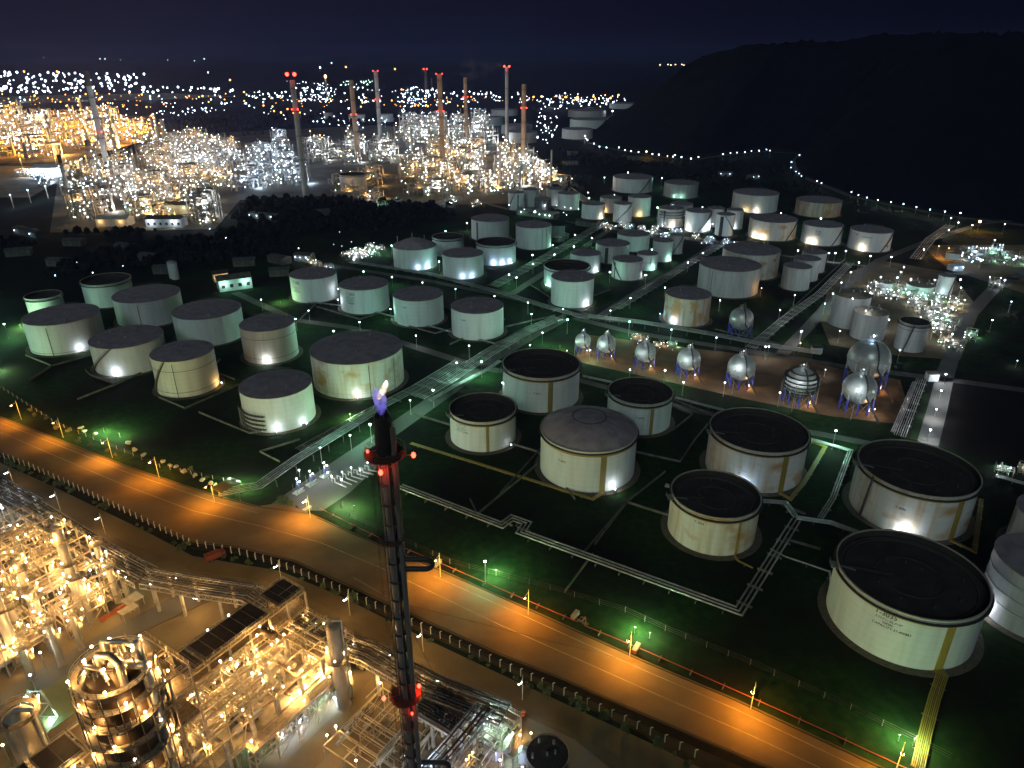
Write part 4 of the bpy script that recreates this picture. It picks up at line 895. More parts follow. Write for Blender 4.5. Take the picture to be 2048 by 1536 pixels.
for x, y in [(12, 946), (104, 992), (194, 1037), (551, 1133), (690, 1199), (838, 1271), (1040, 1366)]:
    street(x, y, 7, C_ww, E_w, 1300 if x < 900 else 250, 'white lamps along the patrol road', 'long white lamp leaning over the patrol road', .34, 1.2, 1)
# lamps of the hillside road
for x, y in [(1172, 277), (1175, 280), (1188, 287), (1199, 293), (1213, 295), (1238, 295), (1250, 300), (1262, 302), (1277, 304), (1305, 308), (1318, 309), (1346, 313), (1350, 310), (1363, 314), (1382, 317), (1397, 314), (1446, 308), (1461, 306), (1474, 305), (1490, 304), (1503, 302), (1518, 301), (1533, 299), (1540, 301), (1599, 310), (1583, 324), (1582, 335), (1592, 343), (1598, 347), (1603, 352), (1634, 362), (1643, 366),
             (1703, 384), (1717, 390), (1734, 395), (1756, 400), (1782, 404), (1807, 408), (1833, 414), (1860, 419), (1890, 423), (1921, 426)]:
    bl = 1440 < x < 1605; mast(x, y, 8, C_b if bl else C_w, E_b if bl else E_w, 500 if x < 1690 else 800, .75 if y < 330 else .5, 'lamps along the hillside road', 'white road lamp at the foot of the hill', )
    AUTO[-1] = (AUTO[-1][0], 'lamp on the curving road at the foot of the dark hill', 'ord')
for x, y, pw, r in [(1960, 443, 9000, 1.1), (1293, 303, 9000, 1.1), (1359, 250, 300, .8), (1335, 312, 2500, .6), (2010, 448, 1500, .5), (1945, 450, 1500, .5), (1878, 492, 3500, .3), (1898, 496, 2500, .3)]:
    mast(x, y, 9, C_o, E_o, pw, r, 'orange lamps near the hill'); AUTO[-1] = (AUTO[-1][0], 'glowing orange lamp near the dark hill', 'ord')

# ------------------------------------------------ flare stack in the foreground
FB = Vector((-20.2, 97.6, 0))
fl = thing('flare_stack', FB, 'tall dark flare stack with red lamps and a violet flame in the foreground', 'flare stack'); LAND.append((FB, 'flare stack', 3))
M_fl = mat('sooty_steel', (.22, .19, .18), .5, .3, c2=(.12, .10, .09), scale=(.8, .8, .15), thr=(.4, .65))
M_flred = M_redsteel
zp = height_for(FB, 905) - .3; zl = height_for(FB, 1392)
b = MB(); b.cyl((0, 0, 0), (0, 0, zp + .2), .78, 28); b.build('riser', M_fl, fl)
for dx, dy, r_ in ((1.5, -.15, .5), (-.95, -.5, .16), (1.0, .8, .22), (.5, -1.05, .12), (1.75, .1, .14)):
    MB().cyl((dx, dy, 0), (dx, dy, zp + 5), r_, 12).build('service_pipe', M_fl, fl)
b = MB()
for z in range(3, int(zp), 4): b.ring(.8, 1.25, z, .14, 20); b.beam((.8, 0, z), (1.8, .1, z), .12)
b.build('stiffener_ring', M_darksteel, fl)
b = MB(); b.lathe([(1.1, zp), (1.3, zp + .6), (1.3, 99.2), (1.22, 99.2), (1.2, 97)], 28)
for i in range(20):
    a = i * math.pi / 10; b.beam((math.cos(a) * 1.33, math.sin(a) * 1.33, zp + .6), (math.cos(a) * 1.33, math.sin(a) * 1.33, 99.3), .05)
for z in (92, 94, 96, 98, 99.2): b.ring(1.3, 1.4, z, .1, 28)
b.build('wind_shield', M_black, fl)
MB().cyl((0, 0, 97.6), (0, 0, 100.3), .42, 16).build('burner_tip', M_black, fl)
b = MB()
for a in (.3, 2.2, 3.6, 5.2): b.beam((math.cos(a) * 1.25, math.sin(a) * 1.25, 99.2), (math.cos(a) * .75, math.sin(a) * .75, 100.6), .06)
b.build('pilot_burner', M_steel, fl)
for z, r_, nm in ((zp, 3.3, 'upper'), (zl, 2.9, 'lower')):
    b = MB(); b.ring(.8, r_, z, .12, 30); b.build('platform', M_redsteel if nm == 'lower' else M_darksteel, fl)
    b = MB(); b.railring(r_, z + .12, 1.15, .06, 22); b.railring(r_, z + .12, .6, .05, 22); b.build('handrail', M_redsteel, fl)
    b = MB()
    for i in range(8): a = i * math.pi / 4; b.beam((math.cos(a) * .8, math.sin(a) * .8, z - 2.2), (math.cos(a) * r_, math.sin(a) * r_, z), .1)
    b.build('bracket', M_redsteel, fl)
b = MB(); b.ring(.8, 2.2, (zp + zl) / 2 + 10, .12, 20); b.railring(2.2, (zp + zl) / 2 + 10.1, 1.1, .06, 14); b.build('rest_platform', M_darksteel, fl)
b = MB(); x0, y0 = -1.35, -.35   # caged ladder on the left
for s_ in (-.25, .25): b.beam((x0, y0 + s_, 2), (x0, y0 + s_, zp), .06)
z = 2
while z < zp: b.beam((x0, y0 - .25, z), (x0, y0 + .25, z), .04); z += .6
z = 3
while z < zp:
    pts = [(x0 - .55 + .55 * math.cos(a), y0 + .4 * math.sin(a), z) for a in [rad(q) for q in (80, 130, 180, 230, 280)]]
    for p, q in zip(pts, pts[1:]): b.beam(p, q, .04)
    z += 1.5
for q in (130, 180, 230): b.beam((x0 - .55 + .55 * math.cos(rad(q)), y0 + .4 * math.sin(rad(q)), 3), (x0 - .55 + .55 * math.cos(rad(q)), y0 + .4 * math.sin(rad(q)), zp), .03)
b.build('caged_ladder', M_black, fl)
for py0, L in ((1118, 6.6), (1525, 7.5)):
    z1 = height_for(FB, py0); z2 = z1 - 2.1
    MB().tube([(1.0, 0, z1), (L - 1, 0, z1), (L - .3, 0, z1 - .4), (L, 0, z1 - 1.05), (L - .3, 0, z2 + .4), (L - 1, 0, z2), (1.6, 0, z2), (1.3, 0, z2 - .6), (1.25, 0, z2 - 6)], .45, 12).build('expansion_loop_pipe', M_black, fl)
    b = MB()
    for i in range(10): b.beam((1.2 + i * .5, .35, z1 + .45), (1.2 + i * .5, -.35, z1 + .45), .05)
    b.beam((1.2, .4, z1 - .5), (L - 1.4, .4, z1 - .5), .14); b.build('pipe_bracket', M_darksteel, fl)
for px, py, zz in ((735, 903, zp + .6), (827, 910, zp - .4), (769, 945, None), (838, 1372, zl + 1.4), (768, 1397, zl + .3), (824, 1427, zl - 2.4)):
    if zz is None:
        loc = Vector((-.5, -2.0, height_for(FB + Vector((-.5, -2.0, 0)), py)))
    else:
        g = at(px, py, zz); loc = g - FB; hor = Vector((loc.x, loc.y, 0))
    b = MB(); b.sphere(loc, .21 if zz == zp + .6 or zz == zl - 2.4 else .36, 10, 8, 1.35); b.build('red_beacon', E_r, fl)
    MB().beam(loc, (loc.x * .3, loc.y * .3, loc.z + .2), .06).build('beacon_arm', M_steel, fl)
    light(fl, loc + Vector((0, -.4, -.75)), (1, .06, .02), 200 if zz != zp + .6 else 40, .3)
for ex, ey in ((55, 45), (-30, 80), (40, -40)): MB().cyl((0, 0, 62), (ex, ey, .2), .035, 5).build('guy_wire', M_black, fl)
# flame
def flame_mat(name, c1, c2, s, z0, z1):
    m, t, bs = nodes(name); t.nodes.remove(bs); out = t.nodes['Material Output']
    e_ = t.nodes.new('ShaderNodeEmission'); tr = t.nodes.new('ShaderNodeBsdfTransparent'); mx = t.nodes.new('ShaderNodeMixShader'); lw = t.nodes.new('ShaderNodeLayerWeight'); lw.inputs[0].default_value = .35
    co = t.nodes.new('ShaderNodeTexCoord'); sp_ = t.nodes.new('ShaderNodeSeparateXYZ'); g = t.nodes.new('ShaderNodeMapRange'); g.inputs[1].default_value = z0; g.inputs[2].default_value = z1
    cm = t.nodes.new('ShaderNodeMix'); cm.data_type = 'RGBA'; cm.inputs[6].default_value = (*c1, 1); cm.inputs[7].default_value = (*c2, 1)
    n = t.nodes.new('ShaderNodeTexNoise'); n.inputs['Scale'].default_value = 1.1; n.inputs['Detail'].default_value = 3
    t.links.new(co.outputs['Object'], sp_.inputs[0]); t.links.new(sp_.outputs['Z'], g.inputs[0]); t.links.new(g.outputs[0], cm.inputs[0]); t.links.new(cm.outputs[2], e_.inputs[0]); e_.inputs[1].default_value = s
    iv = t.nodes.new('ShaderNodeMath'); iv.operation = 'SUBTRACT'; iv.inputs[0].default_value = 1; t.links.new(lw.outputs['Facing'], iv.inputs[1])
    pw = t.nodes.new('ShaderNodeMath'); pw.operation = 'POWER'; pw.inputs[1].default_value = 1.6; t.links.new(iv.outputs[0], pw.inputs[0])
    nr = t.nodes.new('ShaderNodeMapRange'); nr.inputs[1].default_value = .35; nr.inputs[2].default_value = .6; t.links.new(co.outputs['Object'], n.inputs[0]); t.links.new(n.outputs[0], nr.inputs[0])
    ml = t.nodes.new('ShaderNodeMath'); ml.operation = 'MULTIPLY'; t.links.new(pw.outputs[0], ml.inputs[0]); t.links.new(nr.outputs[0], ml.inputs[1])
    t.links.new(ml.outputs[0], mx.inputs[0]); t.links.new(tr.outputs[0], mx.inputs[1]); t.links.new(e_.outputs[0], mx.inputs[2]); t.links.new(mx.outputs[0], out.inputs[0])
    m.cycles.emission_sampling = 'NONE'; return m
def tongue(name, c, pts, m, par):
    b = MB(); n = 14; vs = []
    for (x, y, z, r_) in pts:
        for i in range(n):
            a = 2 * math.pi * i / n; q = r_ * (1 + .18 * math.sin(a * 3 + z)); vs.append((x + math.cos(a) * q, y + math.sin(a) * q, z))
    b.add(vs, [(j * n + i, j * n + (i + 1) % n, (j + 1) * n + (i + 1) % n, (j + 1) * n + i) for j in range(len(pts) - 1) for i in range(n)], True)
    return b.build(name, m, par, c)
fm = thing('gas_flame', FB + Vector((0, 0, 100)), 'violet gas flame curling to a white tip on top of the flare stack', 'flame')
Fb_ = flame_mat('violet_flame', (.20, .16, 1.0), (.50, .48, .95), .6, 0, 4); Fw = flame_mat('white_flame', (.9, .62, .38), (1, .96, .85), 2.0, 2, 5.5)
tongue('flame_tongue', (0, 0, 0), [(0, 0, -.6, .35), (0, 0, .4, .75), (-.05, 0, 1.4, .95), (-.15, 0, 2.4, .9), (-.2, 0, 3.3, .62), (-.35, 0, 4.2, .1)], Fb_, fm)
tongue('flame_tongue', (-.1, .1, 0), [(0, 0, 0, .3), (-.4, 0, 1.2, .5), (-.55, 0, 2.4, .55), (-.7, 0, 3.5, .3), (-.8, 0, 4.1, .05)], Fb_, fm)
tongue('flame_tongue', (.1, -.1, 0), [(0, 0, 0, .3), (.45, 0, 1.3, .5), (.5, 0, 2.4, .4), (.65, 0, 3.2, .05)], Fb_, fm)
tongue('flame_tip', (0, 0, 0), [(-.3, 0, 1.9, .1), (-.05, 0, 2.6, .5), (.35, 0, 3.2, .62), (.75, 0, 3.9, .55), (1.05, 0, 4.5, .5), (1.15, 0, 5.0, .25), (1.2, 0, 5.3, .03)], Fw, fm)
light(fm, (0, 0, 2), (.45, .4, 1), 160, .8)

# ------------------------------------------------ chimneys of the far refinery
CH = [((177, 142), (218, 345), 3.4, M_chim, [(203, 264)], 'tallest leaning grey chimney at the left with a dark top', 1), ((590, 160), (613, 400), 2.7, M_chim, [(588, 149), (594, 219)], 'grey chimney with the brightest red beacons', 0),
      ((707, 160), (716, 318), 3.4, M_chimr, [(711, 229)], 'brown chimney right of the brightest red beacons', 0), ((752, 142), (763, 300), 3.2, M_chim, [(752, 142), (755, 199)], 'pale chimney with red lamps at its top and middle', 0),
      ((880, 148), (886, 335), 3.4, M_chimr, [(880, 148), (882, 222)], 'brown chimney in front of the central lamp clusters', 0), ((932, 155), (934, 300), 3.0, M_chimr, [(933, 194)], 'pale brown chimney with a red lamp at mid height', 0),
      ((1014, 134), (1014, 300), 2.8, M_chim, [(1014, 133)], 'grey chimney topped by two bright red lamps', 0), ((1049, 168), (1047, 335), 3.2, M_chimr, [(1049, 216)], 'rightmost tall brown chimney of the refinery', 0),
      ((1105, 300), (1102, 372), 1.1, M_chim, [], 'thin grey stack right of the refinery lamps', 0), ((1071, 317), (1070, 350), .8, M_chimr, [], 'thin short brown stack at the refinery edge', 0),
      ((123, 310), (147, 425), 1.7, M_chim, [], 'slim grey stack at the left front corner of the refinery', 1), ((174, 280), (192, 360), 3.0, M_chimr, [], 'thick dark brown stack in front of the tallest chimney', 1),
      ((853, 138), (853, 182), 6.0, M_chimr, [(853, 138)], 'faint distant chimney with one red lamp', 0), ((863, 156), (864, 180), 3.5, M_chimr, [], 'faint distant thin stack beside the distant chimney', 0),
      ((653, 155), (655, 195), 3.0, M_chim, [], 'distant flare tower with an orange flame', 0), ((128, 450), (126, 396), 0, None, [], '', 0)]
for (tp, bp_, r_, m, reds, ph, dark) in CH:
    if not m: continue
    g = at(*bp_); h = height_for(g, tp[1]); t = thing('chimney_stack', g, ph, 'chimney', 'chimneys of the far refinery'); LAND.append((g, ph, r_))
    MB().lathe([(r_ * 1.25, 0), (r_ * 1.05, h * .5), (r_, h), (r_ * .8, h), (r_ * .8, h - 2)], 24).build('shaft', m, t)
    if dark: MB().lathe([(r_ * 1.12, h * .86), (r_ * 1.1, h + .3), (r_ * .7, h + .3)], 24).build('dark_top_band', M_darksteel, t)
    b = MB()
    for q in (.35, .55, .75, .93): b.ring(r_ * 1.02, r_ * 1.6, h * q, .5, 20)
    if r_ > 2: b.build('gallery', M_darksteel, t)
    for (rx, ry) in reds:
        z = height_for(g, ry); big = (rx, ry) in ((588, 149), (1014, 133)); dd = 1.45 if big else 1.2
        for s_ in (-1, 1):
            MB().sphere((s_ * r_ * dd, -r_, z + .3), 1.9 if rx == 588 else (1.5 if big else (.75 if g.y < 1500 else 3)), 10, 6).build('red_beacon', E_r, t)
        light(t, (0, -r_ * 3.2, z), (1, .06, .03), 4000 if big else 900, 1)
fo = thing('distant_flame', at(653, 155, height_for(at(655, 195), 157)), 'round orange flame on the distant flare tower', 'flame'); fo.location = (*at(655, 195).xy, height_for(at(655, 195), 153)); MB().sphere((0, 0, 0), 4.5, 12, 8, 1.3).build('flame_body', E_o, fo); light(fo, (0, -8, 0), C_o, 60000, 3)
# steam and smoke drifting from two stacks
def puff_mat(d):
    m, t, bs = nodes('drifting_smoke'); t.nodes.remove(bs); v = t.nodes.new('ShaderNodeVolumePrincipled'); v.inputs['Color'].default_value = (.8, .8, .85, 1); v.inputs['Density'].default_value = d
    t.links.new(v.outputs[0], t.nodes['Material Output'].inputs['Volume']); return m

# ------------------------------------------------ the near process plant
NP = 'process structures of the near plant'
LW = [(C_ww, E_ww), (C_ww, E_ww), (C_ww, E_ww), (C_ww, E_w)]
def plamp(par, p, k=None, wts=300, r=.2, lightup=True):
    c, e_ = k or R.choice(LW); wts *= 6.5; r *= 1.3
    MB_l = LMESH.get((e_.name, r))
    if MB_l is None: MB_l = LMESH[(e_.name, r)] = MB().sphere((0, 0, 0), r, 8, 5).mesh('lamp', e_)
    link('lamp', MB_l, par, p)
    if lightup: light(par, Vector(p) + Vector((0, 0, -r - .25)), c, wts, .12)
LMESH = {}
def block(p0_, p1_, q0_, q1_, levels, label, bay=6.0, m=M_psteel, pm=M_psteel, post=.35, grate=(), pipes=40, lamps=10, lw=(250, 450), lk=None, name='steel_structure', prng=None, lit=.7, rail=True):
    """open steel structure on the site grid: posts, floors, beams, pipes, lamps"""
    L, Wd = p1_ - p0_, q1_ - q0_; t = thing(name, W(p0_, q0_), label, 'steel structure', NP, GA); rr = random.Random(hash((round(p0_), round(q0_))) & 0xffff)
    # local x runs along U, local y along -V
    X = lambda a, c, z: Vector((a, -c, z))
    nx = max(1, round(L / bay)); ny = max(1, round(Wd / max(bay, 7))); top = max(levels)
    for i in range(nx + 1):
        for j in range(ny + 1): MB().beam(X(L * i / nx, Wd * j / ny, 0), X(L * i / nx, Wd * j / ny, top), post).build('post', pm, t)
    for k, z in enumerate(levels):
        b = MB()
        for j in range(ny + 1): b.beam(X(0, Wd * j / ny, z), X(L, Wd * j / ny, z), .22, .4)
        for i in range(nx + 1): b.beam(X(L * i / nx, 0, z - .02), X(L * i / nx, Wd, z - .02), .2, .36)
        b.build('floor_beam', m, t)
        if k in grate: MB().box(X(L / 2, Wd / 2, z + .24), (L - .1, Wd - .1, .05)).build('floor_grating', M_grate, t)
        if rail and (k in grate or k == len(levels) - 1) and name != 'table_top_structure':
            b = MB(); z2 = z + .27; b.rail([X(0, 0, z2), X(L, 0, z2), X(L, Wd, z2), X(0, Wd, z2), X(0, 0, z2)], 1.1, .07, 1.5); b.build('handrail', m, t)
    b = MB()
    for i in range(nx):
        if rr.random() < .5:
            for j in (0, ny): b.beam(X(L * i / nx, Wd * j / ny, 0), X(L * (i + 1) / nx, Wd * j / ny, levels[0]), .16)
    if b.v: b.build('bracing', m, t)
    for _ in range(pipes):
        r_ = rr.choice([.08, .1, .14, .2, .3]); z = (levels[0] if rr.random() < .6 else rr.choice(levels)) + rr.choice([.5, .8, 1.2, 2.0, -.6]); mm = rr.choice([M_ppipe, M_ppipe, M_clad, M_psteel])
        a = rr.uniform(0, L); c = rr.uniform(0, Wd); ty = rr.random()
        if ty < .4: e2 = min(L, a + rr.uniform(4, 20)); pts = [X(a, c, z), X(e2, c, z), X(e2, c, max(.3, z - rr.uniform(1, 4)))]
        elif ty < .7: e2 = rr.uniform(0, Wd); pts = [X(a, c, z), X(a, e2, z), X(a, e2, z + rr.uniform(-2, 2))]
        else: e2 = rr.uniform(0, Wd); a2 = rr.uniform(0, L); pts = [X(a, c, max(.3, z - 3)), X(a, c, z), X(a2, c, z), X(a2, e2, z)]
        MB().tube(pts, r_, 6).build('pipe', mm, t)
    for i in range(lamps):
        z = (levels[0] if rr.random() < .55 else rr.choice(levels)) + 2.3
        if rr.random() < .6: p = X(rr.uniform(0, L), rr.choice([0, Wd]), z)
        else: p = X(rr.uniform(0, L), rr.uniform(0, Wd), z)
        plamp(t, p, lk, rr.uniform(*lw), .2, rr.random() < lit)
        MB().beam(p + Vector((0, 0, -2.1)), p + Vector((0, 0, -.2)), .07).build('lamp_post', m, t)
    return t
def drum(p, q, z, r, L, label, m=M_clad, along=True, grp='horizontal drums of the near plant'):
    t = thing('horizontal_drum', W(p, q, z), label, 'drum', grp, GA if along else GA - math.pi / 2)
    b = MB(); n = 16; rings = [(-L / 2 - r * .45, .01), (-L / 2 - r * .35, r * .6), (-L / 2, r), (L / 2, r), (L / 2 + r * .35, r * .6), (L / 2 + r * .45, .01)]; vs = []
    for x, rr in rings:
        for i in range(n): a = 2 * math.pi * i / n; vs.append((x, math.cos(a) * rr, r + .6 + math.sin(a) * rr))
    b.add(vs, [(j * n + i, (j + 1) * n + i, (j + 1) * n + (i + 1) % n, j * n + (i + 1) % n) for j in range(5) for i in range(n)], True); b.build('drum_body', m, t)
    for s_ in (-.3, .3): MB().box((L * s_, 0, .45), (.3, r * 1.5, .9)).build('saddle', M_concbeam, t)
    b = MB(); b.cyl((0, 0, 2 * r + .5), (0, 0, 2 * r + 1.3), .15, 8); b.cyl((L * .3, 0, 2 * r + .5), (L * .3, 0, 2 * r + 1.1), .12, 8); b.build('nozzle', M_steel, t)
    if label is None: AUTO.append((t, 'horizontal clad drum in the lamp-lit near plant', 'ord'))
    return t
def column(loc, r, h, label, m=M_clad, plats=(), lk=None, wts=260, top=True, grp='process columns', lamps=True, name='process_column', lr=.2):
    t = thing(name, (loc[0], loc[1], 0), label, 'column', grp)
    MB().lathe([(r * 1.15, 0), (r, 1.2), (r, h - r * .5), (r * .8, h - r * .15), (r * .4, h + r * .1), (.01, h + r * .15)], 24).build('shell', m, t)
    for i, z in enumerate(plats):
        a0 = i * 1.9; full = i == len(plats) - 1; a1 = a0 + (6.283 if full else 4.2); ro = r + 1.25
        b = MB(); b.ring(r + .02, ro, z, .08, 20, (0, 0, 0), a0, a1); pf = b.build('platform', M_grate, t)
        b = MB(); b.railring(ro, z + .08, 1.1, .06, 14, (0, 0, 0), a0, a1); b.build('handrail', M_psteel, pf)
        if lamps:
            for q in (0, 2.1):
                a = a0 + .8 + q; plamp(t, (math.cos(a) * ro, math.sin(a) * ro, z + 1.9), lk, wts, lr, q == 0)
    MB().tube([(r + .3, 0, h * .1), (r + .3, 0, h + .8), (0, 0, h + .8), (0, 0, h)], max(.12, r * .14), 8).build('overhead_pipe', M_pipe, t)
    b = MB()
    for s_ in (-.25, .25): b.beam((s_, -r - .3, 0), (s_, -r - .3, h), .06)
    z = .5
    while z < h: b.beam((-.25, -r - .3, z), (.25, -r - .3, z), .05); z += .9
    b.build('ladder', M_steel, t); return t
def cooler(p0_, p1_, q0_, q1_, z, label, m=M_fan, grp='dark air cooler decks of the near plant'):
    L, Wd = p1_ - p0_, q1_ - q0_; t = thing('air_cooler', W(p0_, q0_, z), label, 'air cooler', grp, GA); X = lambda a, c, zz: Vector((a, -c, zz))
    MB().box(X(L / 2, Wd / 2, .5), (L, Wd, .5)).build('cooler_deck', m, t)
    b = MB(); n = max(2, round(L / 3)); 
    for i in range(n + 1): b.beam(X(L * i / n, 0, .8), X(L * i / n, Wd, .8), .1)
    b.beam(X(0, 0, .8), X(L, 0, .8), .22); b.beam(X(0, Wd, .8), X(L, Wd, .8), .22); b.build('deck_rib', M_grate, t)
    for i in range(max(1, round(L / 4.5))):
        for c in (.27, .73): x = L * (i + .5) / max(1, round(L / 4.5)); MB().cyl(X(x, Wd * c, -.9), X(x, Wd * c, .22), 1.6, 16).build('fan_shroud', M_darksteel, t)
    b = MB(); b.rail([X(0, 0, .75), X(L, 0, .75), X(L, Wd, .75), X(0, Wd, .75), X(0, 0, .75)], 1.0, .06, 2); b.build('handrail', M_steel, t)
    return t
def erack(pts, wdt, z, label, npipe=7, lk=None, lamps=0, wts=250, truss=True, m=M_concbeam, skip=()):
    """elevated pipe rack along a polyline of site points"""
    t = thing('pipe_rack', (0, 0, 0), label, 'pipe rack', 'elevated pipe racks of the near plant')
    pts = [Vector((p[0], p[1], 0)) for p in pts]; zz = Vector((0, 0, z)); nr = []
    for i, p in enumerate(pts):
        d0 = (p - pts[i - 1]).normalized() if i else (pts[1] - p).normalized(); d1 = (pts[i + 1] - p).normalized() if i < len(pts) - 1 else d0
        n = (Vector((-d0.y, d0.x, 0)) + Vector((-d1.y, d1.x, 0))).normalized(); nr.append(n / max(.5, n.dot(Vector((-d0.y, d0.x, 0)))))
    ofs = lambda o, dz=0: [p + n * o + zz + Vector((0, 0, dz)) for p, n in zip(pts, nr)]
    for i in range(npipe):
        o = (i - (npipe - 1) / 2) * wdt / (npipe + .5); MB().tube(ofs(o, .45), (.22, .14, .3, .18)[i % 4], 7).build('pipe', (M_darksteel, M_pipe, M_darksteel, M_fan)[i % 4], t)
    for s_ in (-1, 1):
        b = MB(); A = ofs(s_ * wdt / 2)
        for a, c in zip(A, A[1:]): b.beam(a, c, .3, .45)
        if truss:
            B2 = ofs(s_ * wdt / 2, -1.7)
            for a, c, a2, c2 in zip(A, A[1:], B2, B2[1:]):
                b.beam(a2, c2, .25, .3); k = max(1, int((c - a).length / 2))
                for i in range(k + 1): b.beam(a.lerp(c, i / k), a2.lerp(c2, i / k), .14)
                for i in range(k): b.beam(a.lerp(c, i / k), a2.lerp(c2, (i + 1) / k), .1)
        b.build('side_truss', m, t)
    b = MB()
    for a, c, n0, n1 in zip(pts, pts[1:], nr, nr[1:]):
        k = max(1, int((c - a).length / 2.5))
        for i in range(k + 1):
            p = a.lerp(c, i / k) + zz; n = n0.lerp(n1, i / k); b.beam(p - n * wdt / 2 + Vector((0, 0, .05)), p + n * wdt / 2 + Vector((0, 0, .05)), .2, .3)
    b.build('cross_beam', M_darksteel, t)
    for a, c, n0, n1 in zip(pts, pts[1:], nr, nr[1:]):
        k = max(1, round((c - a).length / 11))
        for i in range(k):
            p = a.lerp(c, (i + .5) / k); n = n0.lerp(n1, (i + .5) / k)
            for s_ in (-1, 1): MB().beam(p + n * s_ * (wdt / 2 - .3), p + n * s_ * (wdt / 2 - .3) + Vector((0, 0, z - (1.7 if truss else .2))), .75).build('rack_post', m, t)
            if i % 2 == 0:
                MB().box(p + Vector((0, 0, z - 1.9)), (.6, .6, .4)).build('post_head', m, t)
    for i in range(lamps):
        j = R.randrange(len(pts) - 1); f = R.random(); p = pts[j].lerp(pts[j + 1], f); n = nr[j].lerp(nr[j + 1], f); plamp(t, p + n * (wdt / 2 - .2) * R.choice((-1, 1)) + Vector((0, 0, z - 2.0)), lk, wts, .2)
    return t
# main elevated rack crossing the plant, left part bluish
RA = [(-262, 80), (-249, 80.5), (-228, 80), (-205, 80), (-182, 81), (-165, 87), (-150, 93), (-121, 92.5), (-106, 95.5), (-86, 95.5), (-69, 98.5)]
erack([W(p, q) for q, p in [(-330, 78), (-290, 79), (-249, 80)]], 9, 10, 'blue-lit pipe rack deck at the left edge of the picture', 9, (C_b, E_b), 4, 500, False, M_steel)
erack([W(p, q) for q, p in [(-249, 80), (-228, 80), (-205, 80), (-182, 81)]], 8, 9.6, 'brown elevated pipe rack above the left process columns', 8, None, 3, 250)
erack([W(p, q) for q, p in [(-181.5, 81), (-165, 87), (-150, 93)]], 7, 9.8, 'elevated pipe rack with pale side truss spanning the inner plant road', 7, (C_ww, E_w), 3, 300)
erack([W(p, q) for q, p in [(-149.5, 93), (-141, 92.8)]], 7, 9.8, 'short rack piece left of the upper dark cooler deck', 6, None, 0)
erack([W(p, q) for q, p in [(-130, 93), (-121, 93), (-106, 95.5), (-86, 95.5), (-66, 98.5)]], 7, 9.4, 'long pipe rack running right behind the grey vessel and the flare stack', 8, (C_ww, E_w), 3, 300)
# fin-fan row
t = block(18, 97.5, -139.5, -131.5, [6, 10.5, 15.6], 'long steel rack carrying the row of dark cooler decks', 6, M_psteel, M_concbeam, .5, (1,), 50, 34, (300, 520), None, 'cooler_rack')
for (a, c, ph) in [(19, 29, 'dark cooler deck at the bottom left edge of the picture'), (30, 37.3, 'dark square cooler deck beside the pale silo'), (38, 44.5, 'brown grid-marked cooler deck left of the big brown column'), (56.4, 63, 'brown cooler deck right of the big brown column top'), (64, 66, 'narrow dark cooler deck between two larger ones'), (66.8, 85.6, 'longest dark ribbed cooler deck of the row'), (89, 97, 'upper dark cooler deck next to the elevated rack')]:
    cooler(a, c, -139.5, -131.5, 16, ph, M_fan if 'brown' not in ph else mat('brown_deck_sheet', (.13, .09, .05), .8, c2=(.10, .07, .04), scale=(.5, .5, .5)))
# table-top structure and the equipment on it
t = block(28, 84, -130.5, -111, [8, 14], 'long two-storey concrete framed structure crowded with pipes and warm lamps', 7, M_psteel, M_concbeam, .85, (), 64, 46, (260, 480), None, 'table_top_structure', lit=.75)
MB().box(Vector((28, 9.75, 8.5)), (55.9, 19.4, .5)).build('concrete_slab', M_concbeam, t).location = (0, -19.5, 0)
for i in range(26):
    p, q = R.uniform(32, 82), R.uniform(-128.5, -113); z = R.choice([8.76, 8.76, 8.76, 14.25]); 
    if abs(p - 42) < 8.5 and abs(q + 117) < 8.5: continue
    drum(p, q, z, R.uniform(.5, 1.25), R.uniform(3, 7.5), None, R.choice([M_clad, M_pipe, M_clad, M_brown]), R.random() < .5)
b = MB()
t = block(84.5, 96, -130.5, -112, [6, 11], 'steel structure behind the table-top next to the upper cooler deck', 5, M_psteel, M_concbeam, .4, (0,), 45, 14, (260, 420))
t = block(52, 70, -121, -112, [18, 22.5], 'raised upper steel storey above the table-top structure', 6, M_psteel, M_psteel, .3, (), 25, 9, (240, 380))
t = block(60, 84, -110.4, -107.6, [4.5, 8.5], 'narrow gangway frame along the front of the table-top structure', 6, M_psteel, M_psteel, .3, (1,), 12, 4, (150, 260))
# coloured light under the table-top
for (x, y, k, wts) in [(600, 1440, (C_b, E_b), 500), (530, 1432, (C_g, E_g), 300), (565, 1470, (C_b, E_b), 300), (632, 1390, (C_g, E_ww), 500), (668, 1395, (C_b, E_b), 700), (500, 1480, (C_g, E_g), 300)]:
    g = at(x, y, 3); t = thing('ground_lamp', (g.x, g.y, 0), None, 'lamp', 'lamps under the table-top structure'); MB().beam((0, 0, 0), (0, 0, 2.8), .1).build('post', M_steel, t); plamp(t, (0, 0, 3), k, wts, .22); AUTO.append((t, 'coloured lamp low under the table-top structure', 'ord'))
